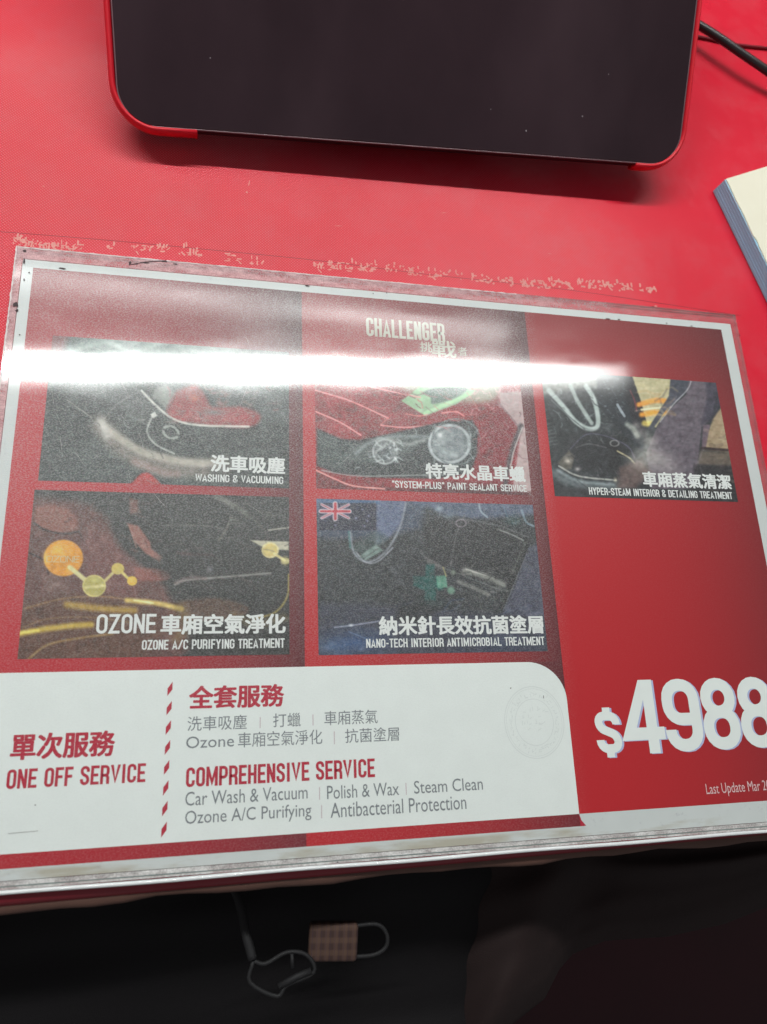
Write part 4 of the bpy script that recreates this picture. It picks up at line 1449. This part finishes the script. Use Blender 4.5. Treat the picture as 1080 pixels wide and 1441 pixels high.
def padslab(name, z0, z1, m, o0, o1, jit=0.):
    vs = []
    for zz, of in ((z0, o0), (z1, o1)):
        for a, b in ((0, 0), (LP, 0), (LP, WP), (0, WP)):
            p = dl * a + b1d * b - dr * of
            vs.append((p[0], p[1], zz))
    return mesh(name, vs, [(0, 3, 2, 1), (4, 5, 6, 7), (0, 1, 5, 4), (1, 2, 6, 5), (2, 3, 7, 6), (3, 0, 4, 7)], m, pad)


rng = random.Random(2)
nl = 6
for k in range(nl):
    z0 = .0006 + (ZT * MM - .0012) * k / nl
    z1 = .0006 + (ZT * MM - .0012) * (k + 1) / nl
    o_ = .0012 * (1 - (k + .5) / nl) + rng.uniform(-.00005, .00005)
    padslab('page_block', z0, z1 - .00004, M['pad_edge'], o_, o_)
# top sheet with a slightly nicked edge
vs = []
n = 40
for i in range(n + 1):
    a = LP * i / n
    e = .0003 * math.sin(i * .7) + (.0009 if 17 < i < 20 else 0) - .0004 * math.exp(-((i - 16) / 4) ** 2)
    p = dl * a + dr * (e * .6 + .0006)
    vs.append((p[0], p[1], ZT * MM + .0001)); q = dl * a + b1d * WP
    vs.append((q[0], q[1], ZT * MM + .0001))
fs = [(2 * i, 2 * i + 2, 2 * i + 3, 2 * i + 1) for i in range(n)]
nb = len(vs)
vs2 = [(x, y, z - .0009) for x, y, z in vs]
fs += [(nb + 2 * i + 1, nb + 2 * i + 3, nb + 2 * i + 2, nb + 2 * i) for i in range(n)]
fs += [(2 * i, nb + 2 * i, nb + 2 * i + 2, 2 * i + 2) for i in range(n)]
fs += [(1, 2 * 0, nb, nb + 1)]
mesh('top_sheet', vs + vs2, fs, M['paper'], pad)

# ------------------------------------------------------------------ below the counter edge: dark bag, folds, tag and buckle
def sheet(name, outline_fn, nu, nv, m, amp, seed, label, cat, zf):
    """a padded cloth form: outline_fn(u, v) -> photo place, zf(u, v) -> level (mm)"""
    r = np.random.RandomState(seed)
    ph = r.uniform(0, 6.28, 8)
    vs, fs = [], []
    for j in range(nv + 1):
        for i in range(nu + 1):
            u, v = i / nu, j / nv
            x_, y_ = outline_fn(u, v)
            z_ = zf(u, v) + amp * (math.sin(5 * u + 7 * v + ph[0]) + .6 * math.sin(11 * u - 6 * v + ph[1]) + .4 * math.sin(17 * u + 13 * v + ph[2]) + .25 * math.sin(31 * v + 9 * u + ph[3]))
            vs.append(tuple(un(x_, y_, z_) * MM))
    for j in range(nv):
        for i in range(nu):
            q = j * (nu + 1) + i
            fs.append((q, q + nu + 1, q + nu + 2, q + 1))
    # skirt to give the form its depth
    n0_ = len(vs)
    rim = [i for i in range(nu + 1)] + [j * (nu + 1) + nu for j in range(1, nv + 1)] + [nv * (nu + 1) + i for i in range(nu - 1, -1, -1)] + [j * (nu + 1) for j in range(nv - 1, 0, -1)]
    for q in rim:
        v = vs[q]
        vs.append((v[0], v[1], v[2] - .12))
    for k in range(len(rim)):
        a, b = rim[k], rim[(k + 1) % len(rim)]
        fs.append((a, b, n0_ + (k + 1) % len(rim), n0_ + k))
    o = mesh(name, vs, fs, m, None, True)
    if cat: tag(o, label, cat)
    return o


# main black bag
def f1(u, v):
    return -140 + u * 860, 1215 + v * 345
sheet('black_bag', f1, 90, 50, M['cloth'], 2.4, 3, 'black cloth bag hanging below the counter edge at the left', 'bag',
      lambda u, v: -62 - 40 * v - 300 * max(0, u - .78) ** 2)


def f2(u, v):
    x_ = 500 + u * 700
    yb = np.interp(x_, (500, 660, 715, 765, 785, 805, 850, 940, 1020, 1080, 1200), (1560, 1490, 1445, 1405, 1365, 1342, 1324, 1318, 1300, 1276, 1225))
    return x_ + 25 * math.sin(3 * v) * (1 - u), 1150 + v * (yb - 1150)


def z2(u, v):
    x_ = 500 + u * 700
    fold = 9 * math.exp(-((x_ - 740 + 130 * (v - .5)) / 46) ** 2) - 7 * math.exp(-((x_ - 850 + 60 * v) / 40) ** 2) + 5 * math.exp(-((v - .35 - .1 * u) / .09) ** 2) * min(1, u * 2)
    return -66 - 30 * v * v + fold - 110 * max(0, 1 - u / .30) ** 2 - 16 * max(0, v - .86) ** 1.5 * 8


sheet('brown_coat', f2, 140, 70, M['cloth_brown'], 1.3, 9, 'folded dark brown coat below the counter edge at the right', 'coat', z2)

# plaid tag with its loop
t = NT('plaid_cloth')
tc = t.add('ShaderNodeTexCoord').outputs['Object']
sp = t.add('ShaderNodeSeparateXYZ'); t.l(tc, sp.inputs[0])
fx = t.ramp(t.math('SINE', t.math('MULTIPLY', sp.outputs[0], 2 * math.pi / .0052)), -.4, .5)
fy = t.ramp(t.math('SINE', t.math('MULTIPLY', sp.outputs[1], 2 * math.pi / .0066)), -.3, .6)
b_ = t.mix(t.math('MULTIPLY', fx, .6), lin((60, 40, 35)), lin((88, 64, 54)))
b_ = t.mix(t.math('MULTIPLY', fy, .5), b_, lin((94, 70, 56)))
b_ = t.mix(t.math('MULTIPLY', t.math('GREATER_THAN', t.math('SINE', t.math('MULTIPLY', sp.outputs[0], 2 * math.pi / .0026)), .9), .5), b_, lin((60, 44, 60)))
t.set(Base_Color=b_, Roughness=.8)
M['plaid'] = t.m
ZG = -48.
pc = un(469, 1324, ZG) * MM
fob = empty('plaid_tag', tuple(pc))
fob.scale = (.84, .84, .84)
fob.rotation_euler = (math.radians(6), math.radians(-4), math.radians(-4))
tag(fob, 'small brown plaid cloth tag with a grey loop on the black bag', 'tag')
pw, ph_ = .0285 , .0205
bm = bmesh.new()
box_bm(bm, -pw / 2, pw / 2, -ph_ / 2, ph_ / 2, -.004, .004, .0022, 3)
from_bm('cloth_band', bm, M['plaid'], fob, True)
lp = [(pw / 2 - .003, ph_ / 2 - .002), (pw / 2 + .011, ph_ / 2 - .0012), (pw / 2 + .017, .004), (pw / 2 + .017, -.003), (pw / 2 + .010, -ph_ / 2 + .003), (pw / 2 - .003, -ph_ / 2 + .002)]
tube('loop', [(a, b, .0008) for a, b in [tuple(q) for q in spline(lp, 6)]], .0012, M['webbing'], fob, 8)

# webbing buckle hanging left of it
pts = [(345, 1270, -46), (349, 1310, -46), (354, 1352, -46), (360, 1384, -46), (392, 1403, -46), (410, 1386, -46), (436, 1370, -46), (448, 1360, -46)]
bk_ = empty('strap_buckle', tuple(un(390, 1370, -46) * MM))
tag(bk_, 'dark strap with an angular buckle on the black bag', 'strap')
loc = un(390, 1370, -46) * MM


def loc_pts(L):
    return [tuple(un(a, b, z_) * MM - loc) for a, b, z_ in L]


tube('strap', [tuple(p) for p in spline(loc_pts([(326, 1240, -54), (338, 1272, -50), (346, 1312, -47), (356, 1350, -46)]), 6)], [.0022] * 19, M['webbing'], bk_, 10)
tube('buckle_frame', [tuple(p) for p in spline(loc_pts([(357, 1352, -46), (352, 1382, -46), (390, 1402, -46), (404, 1386, -46), (442, 1368, -46), (432, 1344, -46), (404, 1340, -46), (374, 1356, -46), (357, 1352, -46)]), 4)], .0010, M['webbing'], bk_, 8)
tube('buckle_bar', loc_pts([(392, 1388, -45), (418, 1374, -45), (438, 1366, -45)]), .0015, M['webbing'], bk_, 8)
tube('buckle_pin', loc_pts([(411, 1342, -45), (412, 1362, -45)]), .0009, M['webbing'], bk_, 8)
